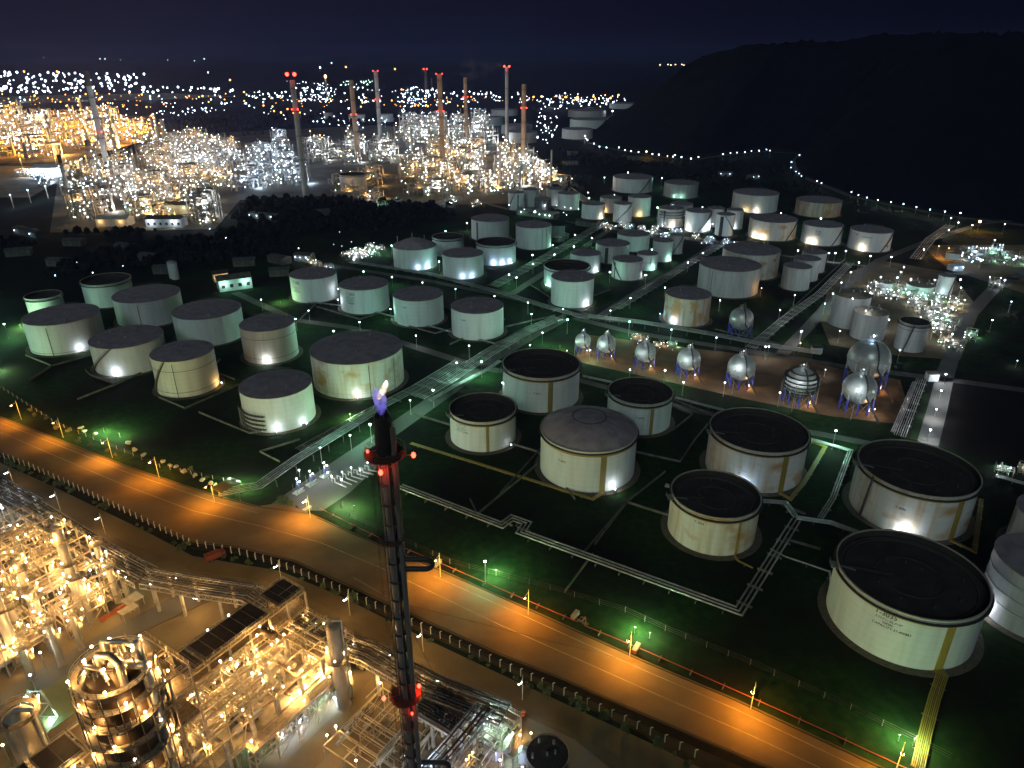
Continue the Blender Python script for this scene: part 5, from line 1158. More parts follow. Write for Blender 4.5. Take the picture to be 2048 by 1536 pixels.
# big brown column
rc = at(225, 1335, 45)
t = column(rc, 5.9, 45, 'huge brown cylindrical column ringed with lit platforms at the bottom left', M_brown, (), None, 0, False, 'big columns'); LAND.append((Vector((rc.x, rc.y, 0)), 'huge brown column', 6))
for i, z in enumerate((8, 15, 21, 26.5, 31, 36, 40.5, 44.6)):
    b = MB(); b.ring(5.95, 7.6 if z < 44 else 7.2, z, .14, 36); b.build('platform', M_grate, t)
    b = MB(); b.railring(7.6 if z < 44 else 7.2, z + .14, 1.15, .07, 26); b.railring(7.5 if z < 44 else 7.1, z + .14, .6, .05, 26); b.build('handrail', M_steel, t)
    for k in range(5):
        a = i * .9 + k * 1.257; plamp(t, (math.cos(a) * 7.2, math.sin(a) * 7.2, z + 1.5), None, 150, .22, k != 2)
b = MB()
for a in range(0, 360, 20): b.beam((math.cos(rad(a)) * 7.5, math.sin(rad(a)) * 7.5, 8), (math.cos(rad(a)) * 7.5, math.sin(rad(a)) * 7.5, 44.6), .14)
b.build('platform_posts', M_darksteel, t)
for k in range(46):
    a = R.uniform(0, 6.28); z = R.uniform(12, 43); q = MB(); L = R.uniform(1.5, 6); a2 = a + R.choice([0, R.uniform(.2, .9)]); rr_ = R.uniform(6.2, 7.3)
    q.tube([(math.cos(a) * rr_, math.sin(a) * rr_, z), (math.cos(a) * rr_, math.sin(a) * rr_, z + L), (math.cos(a2) * rr_, math.sin(a2) * rr_, z + L)] if a2 == a else [(math.cos(a + (a2 - a) * i / 4) * rr_, math.sin(a + (a2 - a) * i / 4) * rr_, z) for i in range(5)], R.uniform(.06, .2), 5); q.build('wall_pipe', R.choice([M_brown, M_darksteel, M_psteel]), t)
for k, pts in enumerate([[(-2, 0, 45.5), (-2, 0, 48), (1, -1, 49), (3, -2, 48), (3.5, -3, 44)], [(-1, 2, 46), (-1, 2, 49.5), (2, 2, 49.5), (4, 3, 47)], [(-4, -1, 45), (-3.5, -2, 47.5), (0, -3, 47.5), (1.5, -4, 46)], [(1, 3, 46), (1, 3, 48.5), (-3, 3, 48.5), (-3, 3, 45)]]):
    MB().tube(pts, (.75, .5, .4, .3)[k], 12).build('overhead_duct', M_clad, t)
b = MB(); b.rail([(-4, -3, 47.5), (-1, -5, 47.5), (3, -4, 47.5), (4, 0, 47.5)], 1.2, .08, 1.2)
for i in range(16): a = i * 1.7; q = Vector((math.cos(a) * (2 + i % 4), math.sin(a) * (2 + i % 4), 45.5)); b.cyl(q, q + Vector((0, 0, 1 + i % 3)), .12, 6)
b.build('top_railing', M_steel, t)
for a in (0.5, 2.0, 3.6, 5.0): plamp(t, (math.cos(a) * 4, math.sin(a) * 4, 48.5), None, 420, .25)
g = at(265, 1280, 50); column((g.x + .6, g.y), .62, 50, 'tall slim standpipe right beside the huge brown column', M_pipe, (), None, 0, grp='big columns')
t = block(44, 53, -126, -111.5, [26, 33, 39], 'tall steel stair frame between the huge brown column and the coolers', 5, M_psteel, M_psteel, .35, (0, 1), 22, 10, (240, 380), None, 'stair_tower')
# silo, vessels, columns
g = at(33, 1425, 24); column(g, 3.1, 24, 'fat pale silo at the bottom left corner with a lit top', M_clad, (23.5,), None, 500, grp='big columns')
t = thing('support_frame', at(95, 1480, 0), 'green-lit steel A-frame right of the pale silo', 'frame'); b = MB()
for s_ in ((-3, -3), (3, -3), (3, 3), (-3, 3)): b.beam((s_[0], s_[1], 0), (s_[0] * .5, s_[1] * .5, 15), .35)
for z in (5, 10, 14.5):
    k = 3 * (1 - z / 30)
    for a, c in (((-k, -k), (k, -k)), ((k, -k), (k, k)), ((k, k), (-k, k)), ((-k, k), (-k, -k))): b.beam((*a, z), (*c, z), .2)
b.build('frame_legs', M_steel, t); plamp(t, (0, -1, 15.4), (C_g, E_w), 220, .22); plamp(t, (1.5, 1, 6), (C_g, E_g), 300, .2)
g = at(665, 1247, 27); column(g, 1.75, 27, 'smooth grey vertical vessel at the right end of the near structures', mat('grey_vessel_cladding', (.33, .28, .21), .45, .3, c2=(.26, .21, .15), scale=(.4, .4, .2)), (7, 16), (C_ww, E_ww), 330, grp='big columns'); VB = Vector((g.x, g.y, 0)); LAND.append((VB, 'smooth grey vessel', 2))
for (x, y, z, r_, ph) in [(684, 1297, 17, 1.5, 'upper small round white vessel beside the smooth grey vessel'), (688, 1337, 9.5, 1.7, 'middle small round white vessel beside the smooth grey vessel'), (688, 1362, 4.5, 1.9, 'lowest round white vessel beside the smooth grey vessel')]:
    g = at(x, y, z); t = thing('round_vessel', (g.x, g.y, 0), ph, 'vessel'); MB().sphere((0, 0, z), r_, 20, 12, 1.1).build('vessel_body', M_clad, t)
    b = MB()
    for s_ in range(4): a = s_ * 1.57 + .4; b.beam((math.cos(a) * r_ * .8, math.sin(a) * r_ * .8, 0), (math.cos(a) * r_ * .8, math.sin(a) * r_ * .8, z), .2)
    b.build('support_legs', M_steel, t); plamp(t, (.9, -r_ - .5, z + .8), (C_ww, E_ww), 320, .2)
for (x, y, z, r_) in [(110, 1050, 34, 1.3), (30, 1118, 24, .9), (60, 1175, 22, .7), (190, 1085, 16, .8), (150, 1150, 17, 1.1), (12, 1195, 20, 1.0), (92, 1240, 16, .8), (215, 1130, 14, .9), (40, 1290, 12, .8), (-30, 1150, 30, 1.4), (140, 1225, 13, .7)]:
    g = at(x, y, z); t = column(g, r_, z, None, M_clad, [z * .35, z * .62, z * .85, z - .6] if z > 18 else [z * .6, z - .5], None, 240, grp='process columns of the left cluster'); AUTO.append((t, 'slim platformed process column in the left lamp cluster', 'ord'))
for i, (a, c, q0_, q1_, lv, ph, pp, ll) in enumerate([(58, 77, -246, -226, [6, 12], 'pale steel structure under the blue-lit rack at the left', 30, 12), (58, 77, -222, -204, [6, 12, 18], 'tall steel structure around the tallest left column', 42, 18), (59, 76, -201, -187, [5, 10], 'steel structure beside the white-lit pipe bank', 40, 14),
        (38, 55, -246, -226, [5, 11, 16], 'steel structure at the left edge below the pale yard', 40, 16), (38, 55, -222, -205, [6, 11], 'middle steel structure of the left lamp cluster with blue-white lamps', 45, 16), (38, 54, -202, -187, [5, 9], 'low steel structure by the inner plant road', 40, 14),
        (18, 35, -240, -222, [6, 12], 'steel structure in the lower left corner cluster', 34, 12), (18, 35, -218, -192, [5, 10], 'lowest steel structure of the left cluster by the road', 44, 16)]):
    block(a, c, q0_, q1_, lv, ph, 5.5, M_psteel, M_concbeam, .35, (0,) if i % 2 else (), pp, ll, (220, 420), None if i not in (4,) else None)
    for _ in range(4): drum(R.uniform(a + 3, c - 3), R.uniform(q0_ + 2, q1_ - 2), R.choice([.05, lv[0] + .3]), R.uniform(.5, 1.3), R.uniform(3, 7), None, R.choice([M_clad, M_pipe]), R.random() < .5)
for (x, y, wts, k) in [(80, 1190, 700, (C_b, E_b)), (120, 1185, 600, (C_b, E_b)), (205, 1128, 500, (C_w, E_w)), (180, 1140, 500, (C_w, E_w)), (20, 1050, 900, (C_w, E_w)), (35, 1050, 600, (C_ww, E_ww)), (250, 1155, 300, (C_g, E_w)), (60, 1350, 300, (C_g, E_w)), (80, 1305, 500, (C_b, E_w)), (300, 1170, 350, (C_ww, E_w)), (57, 1385, 300, (C_b, E_w)), (457, 1230, 200, (C_ww, E_w)), (415, 1260, 200, (C_ww, E_w)), (5, 1490, 300, (C_ww, E_ww)), (0, 1010, 800, (C_b, E_w)), (260, 1290, 250, (C_ww, E_w)), (530, 1195, 200, (C_w, E_w))]:
    g = at(x, y, 7); t = thing('yard_lamp', (g.x, g.y, 0), None, 'lamp post', 'lamp posts of the near plant'); MB().cyl((0, 0, 0), (0, 0, 6.8), .1, 6).build('pole', M_steel, t); plamp(t, (0, 0, 7), k, wts, .24); AUTO.append((t, 'lamp post standing in the near plant yard', 'ord'))
# inner road and lawns of the plant
flat('plant_road', [W(10, -183), W(30, -184), W(60, -182.5), W(90, -178), W(100, -172), W(100, -166), W(92, -168), W(70, -174), W(40, -173.5), W(10, -172)], M_road, .055)
flat('plant_road', [W(62, -106), W(100, -106), W(100, -99), W(40, -99), W(20, -99), W(20, -106)], M_patrol, .052)
structure(strip([W(10, -171.4), W(40, -172.8), W(70, -173.3), W(93, -167)], .3, .17, .14).build('kerb', M_kerb))
ol = thing('low_shed', W(36, -169, 0), 'low olive-roofed shed between the inner road and the brown column', 'shed', None, GA)
MB().box((8, -6.5, 2.3), (15.8, 12.8, 4.6)).build('wall', M_conc, ol); MB().box((8, -6.5, 4.85), (16.6, 13.6, .3)).build('roof', M_olive, ol)
# right-hand part: table-tops with dark coolers, bluish rack, tanks and box
for (p, q, ph) in [(76, -93, 'nearer concrete table with dark cooler bundles right of the flare stack'), (83, -86, 'farther concrete table with dark cooler bundles right of the flare stack')]:
    g = at(873, 1430, 9) if p == 76 else at(905, 1402, 9); pp, qq = pq(g)
    t = thing('concrete_table', W(pp, qq), ph, 'concrete frame', None, GA)
    for sx_ in (-1.8, 1.8):
        for sy_ in (-5, 0, 5): MB().beam((sx_, sy_, 0), (sx_, sy_, 7.6), .7).build('post', M_concbeam, t)
    MB().box((0, 0, 8), (4.6, 12.5, .8)).build('table_slab', M_concbeam, t)
    b = MB()
    for k in range(5): b.cyl((-1.6 + k * .8, -5.5, 8.9), (-1.6 + k * .8, 5.5, 8.9), .38, 8)
    for k in range(30): x, y = R.uniform(-2, 2), R.uniform(-5.8, 5.8); b.cyl((x, y, 8.4), (x + R.uniform(-.5, .5), y + R.uniform(-.5, .5), 10 + R.random()), .13, 6)
    b.build('cooler_bundle', M_darksteel, t)
erack([W(97, -71), W(84, -71), W(66, -72)], 4.5, 10, 'blue-white lit pipe rack descending to the bottom edge right of the flare', 4, (C_b, E_w), 5, 500, True, M_steel)
block(72, 98, -68.5, -65, [3, 6], 'low lit steel gangway beside the blue-white rack', 5, M_psteel, M_psteel, .2, (), 12, 4, (150, 260), (C_ww, E_ww))
block(93, 101, -70, -63, [4, 8], 'small green-lit frame at the end of the blue-white rack', 4, M_psteel, M_psteel, .2, (0,), 14, 3, (250, 400), (C_g, E_w))
block(72, 92, -99, -80, [4], 'low pipe frame around the two concrete tables', 5, M_psteel, M_concbeam, .3, (), 35, 6, (150, 300), None, rail=False)
g = at(980, 1492, 3); t = thing('equipment_cabin', (g.x, g.y, 0), 'white corrugated cabin with a brown roof beside the blue-white rack', 'cabin', None, GA - math.pi / 2)
b = MB(); b.box((0, 0, 2), (4.6, 1.8, 4)); 
for k in range(15): b.box((-2.1 + k * .3, 0, 2), (.1, 1.96, 3.8))
b.build('cabin_wall', mat('white_enamel', (.6, .6, .62), .5), t); MB().box((0, 0, 4.15), (5, 2.3, .25)).build('roof', M_brown, t)
for (x, y, ph) in [(1013, 1488, 'left white upright cylinder beside the black-roofed tank'), (1046, 1510, 'right white upright cylinder beside the black-roofed tank')]:
    g = at(x, y, 2); t = thing('upright_vessel', (g.x, g.y, 0), ph, 'vessel'); MB().lathe([(1.15, .1), (1.15, 3.8), (.8, 4.3), (.01, 4.6)], 20).build('vessel_body', mat('white_enamel', (.6, .6, .62), .5), t); MB().tube([(0, 0, 4.5), (0, 0, 5), (1.5, .6, 5), (1.5, .6, 0)], .1, 6).build('outlet_pipe', M_steel, t)
g = at(1026, 1512, 7); t = thing('yard_lamp', (g.x, g.y, 0), 'dark lamp post with a Y-shaped pipe arm near the white cylinders', 'lamp post'); MB().cyl((0, 0, 0), (0, 0, 6), .12, 8).build('pole', M_black, t); MB().tube([(-3.5, 2.5, 6), (0, 0, 6.2), (1.5, 1.3, 6.2)], .16, 6).build('arm', M_steel, t)
for (x, y, wts, k) in [(992, 1462, 900, (C_ww, E_ww)), (1010, 1458, 600, (C_ww, E_ww)), (1040, 1470, 1000, (C_ww, E_ww)), (1062, 1466, 500, (C_ww, E_ww)), (975, 1470, 700, (C_ww, E_ww)), (1000, 1520, 900, ((.8, .75, 1), E_w)), (1045, 1535, 500, (C_b, E_w))]:
    g = at(x, y, 3.5); t = thing('work_light', (g.x, g.y, 0), None, 'lamp post', 'work lights on the lit slab'); MB().cyl((0, 0, 0), (0, 0, 3.3), .08, 6).build('pole', M_steel, t); plamp(t, (0, 0, 3.5), k, wts * .3, .2); AUTO.append((t, 'bright work light on the lit slab at the bottom', 'ord'))
flat('lit_slab', P([(930, 1420), (1040, 1428), (1150, 1480), (1230, 1545), (900, 1560), (900, 1480)]), mat('pale_slab_concrete', (.22, .19, .17), .85, c2=(.26, .18, .11), scale=(.2, .2, .2)), .06)
g = at(1047, 1428, .5); t = thing('orange_barrel', g * 1, 'orange barrel at the corner of the bright slab', 'barrel'); t.location.z = .06; MB().lathe([(.5, 0), (.55, .2), (.5, .7), (.55, 1.2), (.5, 1.4), (.01, 1.4)], 14).build('barrel_body', M_orange, t)
for i in range(7):
    g = at(204 + i * 7, 1240 - i * 4.5, .5); t = thing('orange_bin', (g.x, g.y, .035), None, 'bin', 'orange bins by the inner road', GA); MB().box((0, 0, .55), (.9, 1.0, 1.0)).build('bin_body', M_orange, t); MB().box((0, 0, 1.1), (.98, 1.08, .1)).build('bin_lid', M_orange, t); AUTO.append((t, 'orange bin in the row beside the inner plant road', 'ord'))
for (x, y, ph, sx_, sy_) in [(264, 1197, 'small flat-roofed shelter by the orange bins', 5, 4), (256, 1218, 'low open shelter on the kerb below the flat-roofed one', 5, 3)]:
    g = at(x, y, 3); t = thing('yard_shelter', (g.x, g.y, 0), ph, 'shelter', None, GA); MB().box((0, 0, 3), (sx_, sy_, .2)).build('roof', M_concbeam, t)
    for a in (-1, 1):
        for c in (-1, 1): MB().beam((a * sx_ * .45, c * sy_ * .45, 0), (a * sx_ * .45, c * sy_ * .45, 2.9), .14).build('post', M_steel, t)
g = at(425, 1114, 1); t = thing('red_truck', (g.x, g.y, .05), 'parked red lorry by the post fence', 'lorry', None, rad(40))
MB().box((0, 0, 1.6), (4.5, 2.3, 1.9)).build('cargo_box', mat('lorry_red_paint', (.16, .03, .018), .6), t); MB().box((3.2, 0, 1.3), (1.6, 2.2, 1.7)).build('cab', mat('lorry_red_paint', (.16, .03, .018), .6), t); MB().box((4.02, 0, 1.7), (.05, 1.8, .7)).build('windscreen', M_black, t)
for a in (-1.4, 0, 3):
    for c in (-1.05, 1.05): MB().cyl((a, c - .15, .5), (a, c + .15, .5), .5, 14).build('wheel', M_black, t)
for (x, y, L, ph) in [(706, 1440, 6, 'silver pipe section lying in the dark yard'), (686, 1478, 4, 'short pale pipe piece lying in the dark yard'), (733, 1452, 1.6, 'pale crate near the lying pipe sections')]:
    g = at(x, y, .5); t = thing('pipe_section' if L > 2 else 'crate', (g.x, g.y, .04), ph, 'pipe section' if L > 2 else 'crate', None, GA)
    (MB().cyl((-L / 2, 0, .5), (L / 2, 0, .5), .5, 14) if L > 2 else MB().box((0, 0, .4), (1.5, 1, .8)).box((0, 0, .86), (1.6, 1.1, .1))).build('body', M_pipe if L > 2 else M_conc, t)
g = at(728, 1331, 1); t = thing('yellow_loader', (g.x, g.y, .04), 'small yellow machine on the bare ground', 'machine', None, 1); MB().box((0, 0, .9), (2.2, 1.3, .8)).build('chassis', M_ochre, t); MB().box((-.3, 0, 1.7), (1, 1.1, .9)).build('cab', M_ochre, t)
for a in (-.7, .7):
    for c in (-.7, .7): MB().cyl((a, c - .1, .4), (a, c + .1, .4), .4, 10).build('wheel', M_black, t)
# metering and pump station beside the access road, white-blue lit
flat_p = P([(600, 1000), (640, 960), (700, 925)])
for i, (x, y) in enumerate([(597, 985), (623, 969), (651, 952)]):
    g = at(x, y, 0); t = thing('metering_skid', (g.x, g.y, .05), ['left', 'middle', 'right'][i] + ' blue pump frame of the white-lit pump station', 'pump skid', 'pump frames by the access road', GA)
    for a in (-1.4, 1.4):
        for c in (-1.1, 1.1): MB().beam((a, c, 0), (a, c, 4.2), .14).build('post', M_darksteel, t)
    MB().cyl((0, 0, 1.6), (0, 0, 3.5), .6, 14).build('pump_body', M_pumpblue, t)
    b = MB(); b.cyl((0, 0, 3.5), (0, 0, 4.6), .3, 8); b.cyl((-2.5, 0, .8), (2.5, 0, .8), .3, 8); b.box((0, 0, .3), (4, 2.6, .4)); b.build('pump_base', M_steel, t)
    plamp(t, (0, 0, 6.0), (C_w, E_w), 130, .26); plamp(t, (.4, -1, 4.9), (C_w, E_w), 90, .24)
for i in range(7):
    x0, y0 = 664 + i * 11, 962 - i * 4; pts = [at(x0, y0, .8), at(x0 + 28, y0 + 12 - i, .8)]
    t = thing('pump_loop', (0, 0, 0), None, 'pipe loop', 'pale pipe loops of the pump station'); a, c = pts; d_ = (c - a).normalized()
    MB().tube([a, a + Vector((0, 0, 1.6)), a + d_ * 1.6 + Vector((0, 0, 1.6)), a + d_ * 1.6, c], .24, 8).build('pipe', M_pipe, t); AUTO.append((t, 'pale looped pipe in the white-lit pump station', 'ord'))
for (x, y, wts) in [(684, 944, 500), (683, 959, 400), (702, 935, 400), (663, 952, 250), (735, 925, 300), (612, 1002, 350), (598, 940, 500), (655, 945, 250), (720, 940, 250)]:
    g = at(x, y, 3); t = thing('station_lamp', (g.x, g.y, 0), None, 'lamp post', 'lamps of the pump station'); MB().cyl((0, 0, 0), (0, 0, 2.8), .08, 6).build('pole', M_steel, t); plamp(t, (0, 0, 3), (C_w, E_w), wts * .5, .22); AUTO.append((t, 'white lamp post inside the pump station', 'ord'))
for (x, y, ph) in [(455, 985, 'open-sided roofed gatehouse at the corner of highway and access road')]:
    g = at(x, y, 0); t = thing('pipe_crossing_shelter', (g.x, g.y, .05), ph, 'shelter', None, GA); MB().box((0, 0, 3.3), (9, 6, .25)).build('roof', M_darksteel, t)
    for a in range(5):
        for c in (-1, 1): MB().beam((-4 + a * 2, c * 2.6, 0), (-4 + a * 2, c * 2.6, 3.2), .14).build('post', M_wall, t)
for (x, y, k) in [(1150, 1234, 0), (1272, 1300, 1), (875, 1130, 2), (615, 1022, 3)]:
    g = at(x, y, 0); t = thing('roadside_box', (g.x, g.y, .05), ['yellow-lit culvert box beside the highway verge', 'red valve box on the verge right of the second lamp', 'valve box behind the flare elbow pipe', 'pale barrier box at the pump station entrance'][k], 'utility box', None, GA)
    MB().box((0, 0, .6), (3.2, 1.2, 1.2)).build('box_body', [M_conc, M_redsteel, M_conc, M_wall][k], t); MB().box((0, 0, 1.28), (3.4, 1.4, .14)).build('box_lid', M_concbeam, t)

# ------------------------------------------------ far refinery: steel units and columns dotted with lamps
def inpoly(p, pts):
    c = False; j = len(pts) - 1
    for i in range(len(pts)):
        a, d = pts[i], pts[j]
        if (a.y > p.y) != (d.y > p.y) and p.x < (d.x - a.x) * (p.y - a.y) / (d.y - a.y) + a.x: c = not c
        j = i
    return c
def spots(poly, gap, n, rr, jitter=.35):
    """loosely gridded places inside a polygon, rows along the site grid"""
    pts = P(poly); c0 = sum(pts, Vector()) / len(pts); out = []
    for i in range(-60, 61):
        for j in range(-60, 61):
            p = c0 + U * i * gap + V * j * gap + Vector((rr.uniform(-1, 1), rr.uniform(-1, 1), 0)) * gap * jitter
            if inpoly(p, pts): out.append(p)
    rr.shuffle(out); return out[:n]
def unit_mesh(seed, L, Wd, H):
    rr = random.Random(seed); b = MB(); nx, ny = max(2, round(L / 7)), max(1, round(Wd / 8)); lv = max(2, round(H / 5.5))
    hx = {(i, j): H * (1 if rr.random() < .45 else rr.uniform(.35, .8)) for i in range(nx + 1) for j in range(ny + 1)}
    for (i, j), h in hx.items(): b.beam((L * i / nx - L / 2, Wd * j / ny - Wd / 2, 0), (L * i / nx - L / 2, Wd * j / ny - Wd / 2, h), .5)
    for k in range(1, lv + 1):
        z = H * k / lv
        for j in range(ny + 1):
            if rr.random() < .8: b.beam((-L / 2, Wd * j / ny - Wd / 2, z), (L / 2 * rr.uniform(.1, 1), Wd * j / ny - Wd / 2, z), .45)
        for i in range(nx + 1):
            if rr.random() < .7: b.beam((L * i / nx - L / 2, -Wd / 2, z), (L * i / nx - L / 2, Wd / 2, z), .4)
        if rr.random() < .6: b.box((rr.uniform(-L / 4, L / 4), 0, z + .2), (L * .45, Wd * .9, .2))
    for _ in range(7):
        z = rr.uniform(1, H); x = rr.uniform(-L / 3, L / 3); y = rr.uniform(-Wd / 2, Wd / 2)
        b.cyl((x - rr.uniform(3, 8), y, z), (x + rr.uniform(3, 8), y, z), rr.uniform(.4, 1.6), 8)
    for _ in range(5):
        x = rr.uniform(-L / 2, L / 2); y = rr.uniform(-Wd / 2, Wd / 2); b.cyl((x, y, 0), (x, y, H * rr.uniform(.7, 1.35)), rr.uniform(.5, 1.5), 10)
    return b.mesh('steel_unit', M_farframe)
DIM = [(28, 16, 14), (34, 14, 20), (24, 20, 24), (40, 16, 12), (22, 16, 30), (30, 22, 17)]
UM = [unit_mesh(i, *d) for i, d in enumerate(DIM)]
def fl_lamp(par, p, e_, r):
    k = (e_.name, r)
    if k not in LMESH: LMESH[k] = MB().sphere((0, 0, 0), r, 6, 4).mesh('lamp', e_)
    link('lamp', LMESH[k], par, p)
def far_unit(p, k, nl, pal, r, wts, c, ph, grp, merged=False, sc_=1.0):
    rr = random.Random(int(p.x * 7 + p.y)); L, Wd, H = DIM[k]
    t = link('refinery_unit', UM[k], None, p); t.rotation_euler.z = GA + rr.choice([0, math.pi / 2]); t.scale = (sc_,) * 3
    tag(t, None, 'steel structure', grp); AUTO.append((t, ph, 'ord')); b = {}
    for _ in range(nl):
        q = Vector((rr.uniform(-L / 2, L / 2), rr.choice([-1, 1, rr.uniform(-1, 1)]) * Wd / 2, rr.random() ** 1.15 * H * 1.08 + 1.2)); e_ = rr.choice(pal)
        if merged: b.setdefault(e_.name, (e_, MB()))[1].sphere(q, r / sc_ * rr.uniform(.45, .85), 6, 4)
        else: fl_lamp(t, q, e_, round(r * rr.choice([.45, .55, .7, .95]), 2))
    for e_, mb in b.values(): mb.build('lamps', e_, t)['kind'] = 'stuff'
    light(t, (0, 0, H * .75), c, wts * 1.3, 1.2); light(t, (L * .45, -Wd * .7, 4), c, wts * 1.2, 1.0)
    return t
def far_col(p, h, r, nl, pal, lr, ph, grp):
    rr = random.Random(int(p.x * 3 + p.y)); t = thing('distillation_column', p, None, 'column', grp); AUTO.append((t, ph, 'ord'))
    MB().lathe([(r, 0), (r, h * .55), (r * .75, h * .57), (r * .75, h), (.1, h + r * .4)], 12).build('shell', M_farframe, t)
    b = MB()
    for i in range(6): b.ring(r * .7, r + 1.3, h * (i + 1) / 6, .25, 10)
    b.build('platform', M_farframe, t)
    for i in range(nl):
        a = rr.choice([-2.4, -.7, -1.5]); z = h * (i + 1) / nl; fl_lamp(t, ((r + 1.2) * math.cos(a), (r + 1.2) * math.sin(a), z), rr.choice(pal), lr)
    return t
W3 = [E_w, E_w, E_w, E_ww, E_b]; WW3 = [E_w, E_ww, E_ww, E_w, E_od]; WG = [E_w, E_w, E_ww, E_g]
U2 = [(125, 452), (415, 450), (455, 385), (480, 318), (470, 285), (335, 285), (300, 330), (135, 345)]
rr = random.Random(11)
for p in spots(U2, 41, 62, rr): far_unit(p, rr.randrange(6), 19, W3 if rr.random() < .6 else WG, .5 + p.y / 3500, 15000, C_w if rr.random() < .6 else C_ww, 'lamp-dotted steel unit in the left front refinery block', 'units of the left front refinery block')
for p in spots([(480, 388), (600, 384), (598, 335), (560, 292), (500, 305)], 36, 17, rr): far_unit(p, rr.randrange(6), 18, [E_w, E_b, E_w], .5 + p.y / 3500, 18000, C_b, 'bluish lamp-dotted unit in the block left of the tall grey chimney', 'units of the bluish refinery block')
for p in spots([(620, 330), (790, 332), (770, 285), (600, 282)], 52, 15, rr): far_unit(p, rr.randrange(4), 8, W3, .8, 14000, C_w, 'sparse lamp-dotted unit between the grey and brown chimneys', 'units between the chimneys')
for p in spots([(800, 350), (870, 395), (1105, 398), (1115, 372), (1040, 318), (980, 300), (840, 300)], 40, 36, rr): far_unit(p, rr.randrange(6), 18, WG + [E_ww], .5 + p.y / 3500, 16000, C_ww if rr.random() < .55 else C_w, 'lamp-dotted unit in the right front refinery block', 'units of the right front refinery block')
for p in spots([(805, 295), (985, 295), (985, 255), (800, 252)], 62, 18, rr): far_unit(p, rr.choice([1, 2, 4]), 22, W3, .95, 30000, C_w, 'tall lamp-dotted unit behind the central brown chimney', 'units of the central refinery block', True, 1.3)
for p in spots([(-60, 318), (250, 314), (325, 285), (330, 262), (200, 245), (-60, 250)], 85, 34, rr): far_unit(p, rr.randrange(6), 30, WW3 + [E_w, E_w, E_w], 1.25, 130000, C_o if rr.random() < .45 else rr.choice([C_ww, C_y]), 'orange-lit lamp-dotted unit at the far left refinery', 'units of the orange-lit left refinery', True, 1.7)
for p in spots([(610, 400), (860, 405), (880, 375), (760, 345), (620, 350)], 60, 9, rr): far_unit(p, rr.choice([0, 3]), 5, WG, .6, 5000, C_ww, 'low dim unit between the bluish block and the right block', 'low units between the refinery blocks')
for i, (x, y, h, r) in enumerate([(335, 300, 62, 4), (365, 330, 45, 2.5), (390, 345, 50, 2.5), (420, 320, 48, 3), (255, 420, 44, 2.4), (235, 395, 50, 2.2), (280, 380, 46, 2), (160, 420, 52, 2.2), (180, 440, 40, 2), (205, 370, 52, 2.4), (300, 420, 36, 2), (340, 400, 38, 2.2), (380, 420, 30, 2), (140, 395, 44, 2),
                                  (530, 350, 40, 2), (560, 370, 36, 2), (505, 345, 44, 2.2), (575, 330, 40, 2), (700, 300, 50, 3), (730, 310, 40, 2.5), (825, 310, 50, 3), (860, 305, 62, 3.5), (895, 310, 66, 3.5), (905, 320, 50, 2.5), (920, 330, 40, 2.5), (960, 345, 42, 2.2), (1000, 350, 46, 2.2), (1010, 330, 50, 2), (1035, 350, 44, 2.2), (1020, 380, 34, 2), (985, 385, 32, 2), (850, 380, 34, 2), (880, 372, 36, 1.8), (1060, 370, 34, 1.8), (1080, 385, 26, 1.6), (940, 390, 28, 1.6)]):
    far_col(at(x, y), h * .8, r, 9, W3 if i % 3 else WG, .62, 'slim lamp-studded column standing in the far refinery', 'lamp-studded columns of the far refinery')
for i in range(11):
    x, y = R.uniform(10, 330), R.uniform(262, 310); far_col(at(x, y), R.uniform(38, 66), 3, 8, WW3, 1.2, 'slim column in the orange-lit left refinery', 'columns of the orange-lit left refinery')
# sheds and houses in front of the refinery
def shed(px, py, L, Wd, H, ph, wall=M_conc, roof=M_darksteel, lk=None, wts=0, rz=0.0, cat='building', win=0):
    g = at(px, py); t = thing('industrial_shed', g, ph, cat, None, rz); LAND.append((g, ph, L / 2))
    MB().box((0, 0, H / 2), (L, Wd, H)).build('wall', wall, t)
    b = MB(); b.add([(-L / 2 - .5, -Wd / 2 - .5, H), (L / 2 + .5, -Wd / 2 - .5, H), (L / 2 + .5, Wd / 2 + .5, H), (-L / 2 - .5, Wd / 2 + .5, H), (-L / 2 - .5, 0, H + Wd * .16), (L / 2 + .5, 0, H + Wd * .16)], [(0, 1, 5, 4), (2, 3, 4, 5), (0, 4, 3), (1, 2, 5), (0, 3, 2, 1)]); b.build('roof', roof, t)
    for k in range(win):
        f = MB().box((-L / 2 + L * (k + .5) / win, -Wd / 2 - .04, H * .45), (L / win * .4, .1, H * .3)).build('window', M_black, t)
    if lk:
        for s_ in (-.35, .3): fl_lamp(t, (L * s_, -Wd / 2 - 1.2, H * .75), lk[1], .45); light(t, (L * s_, -Wd / 2 - 2.2, H * .7), lk[0], wts, .5)
    return t
shed(335, 452, 34, 14, 8, 'white-walled lit shed with a dark roof at the refinery front edge', M_white, M_darksteel, (C_w, E_w), 1800, 0, 'building', 6)
shed(362, 425, 26, 16, 9, 'green-lit shed with a dark roof behind the white-walled shed', M_conc, M_darksteel, (C_g, E_g), 1500, 0)
shed(290, 428, 28, 14, 8, 'long pale green shed left of the other refinery sheds', M_conc, M_darksteel, (C_g, E_g), 1200, 0)
shed(232, 450, 30, 14, 7, 'tan shed at the foot of the left refinery block', M_cream, M_cream, (C_ww, E_ww), 900, 0)
shed(105, 352, 40, 22, 12, 'bluish-lit white building left of the refinery block', M_white, M_white, (C_b, E_w), 14000, .1)
shed(470, 575, 22, 14, 8, 'green-lit two-storey building behind the leftmost green-lit tank', M_white, M_wall, (C_g, E_g), 1500, .5, 'building', 4)
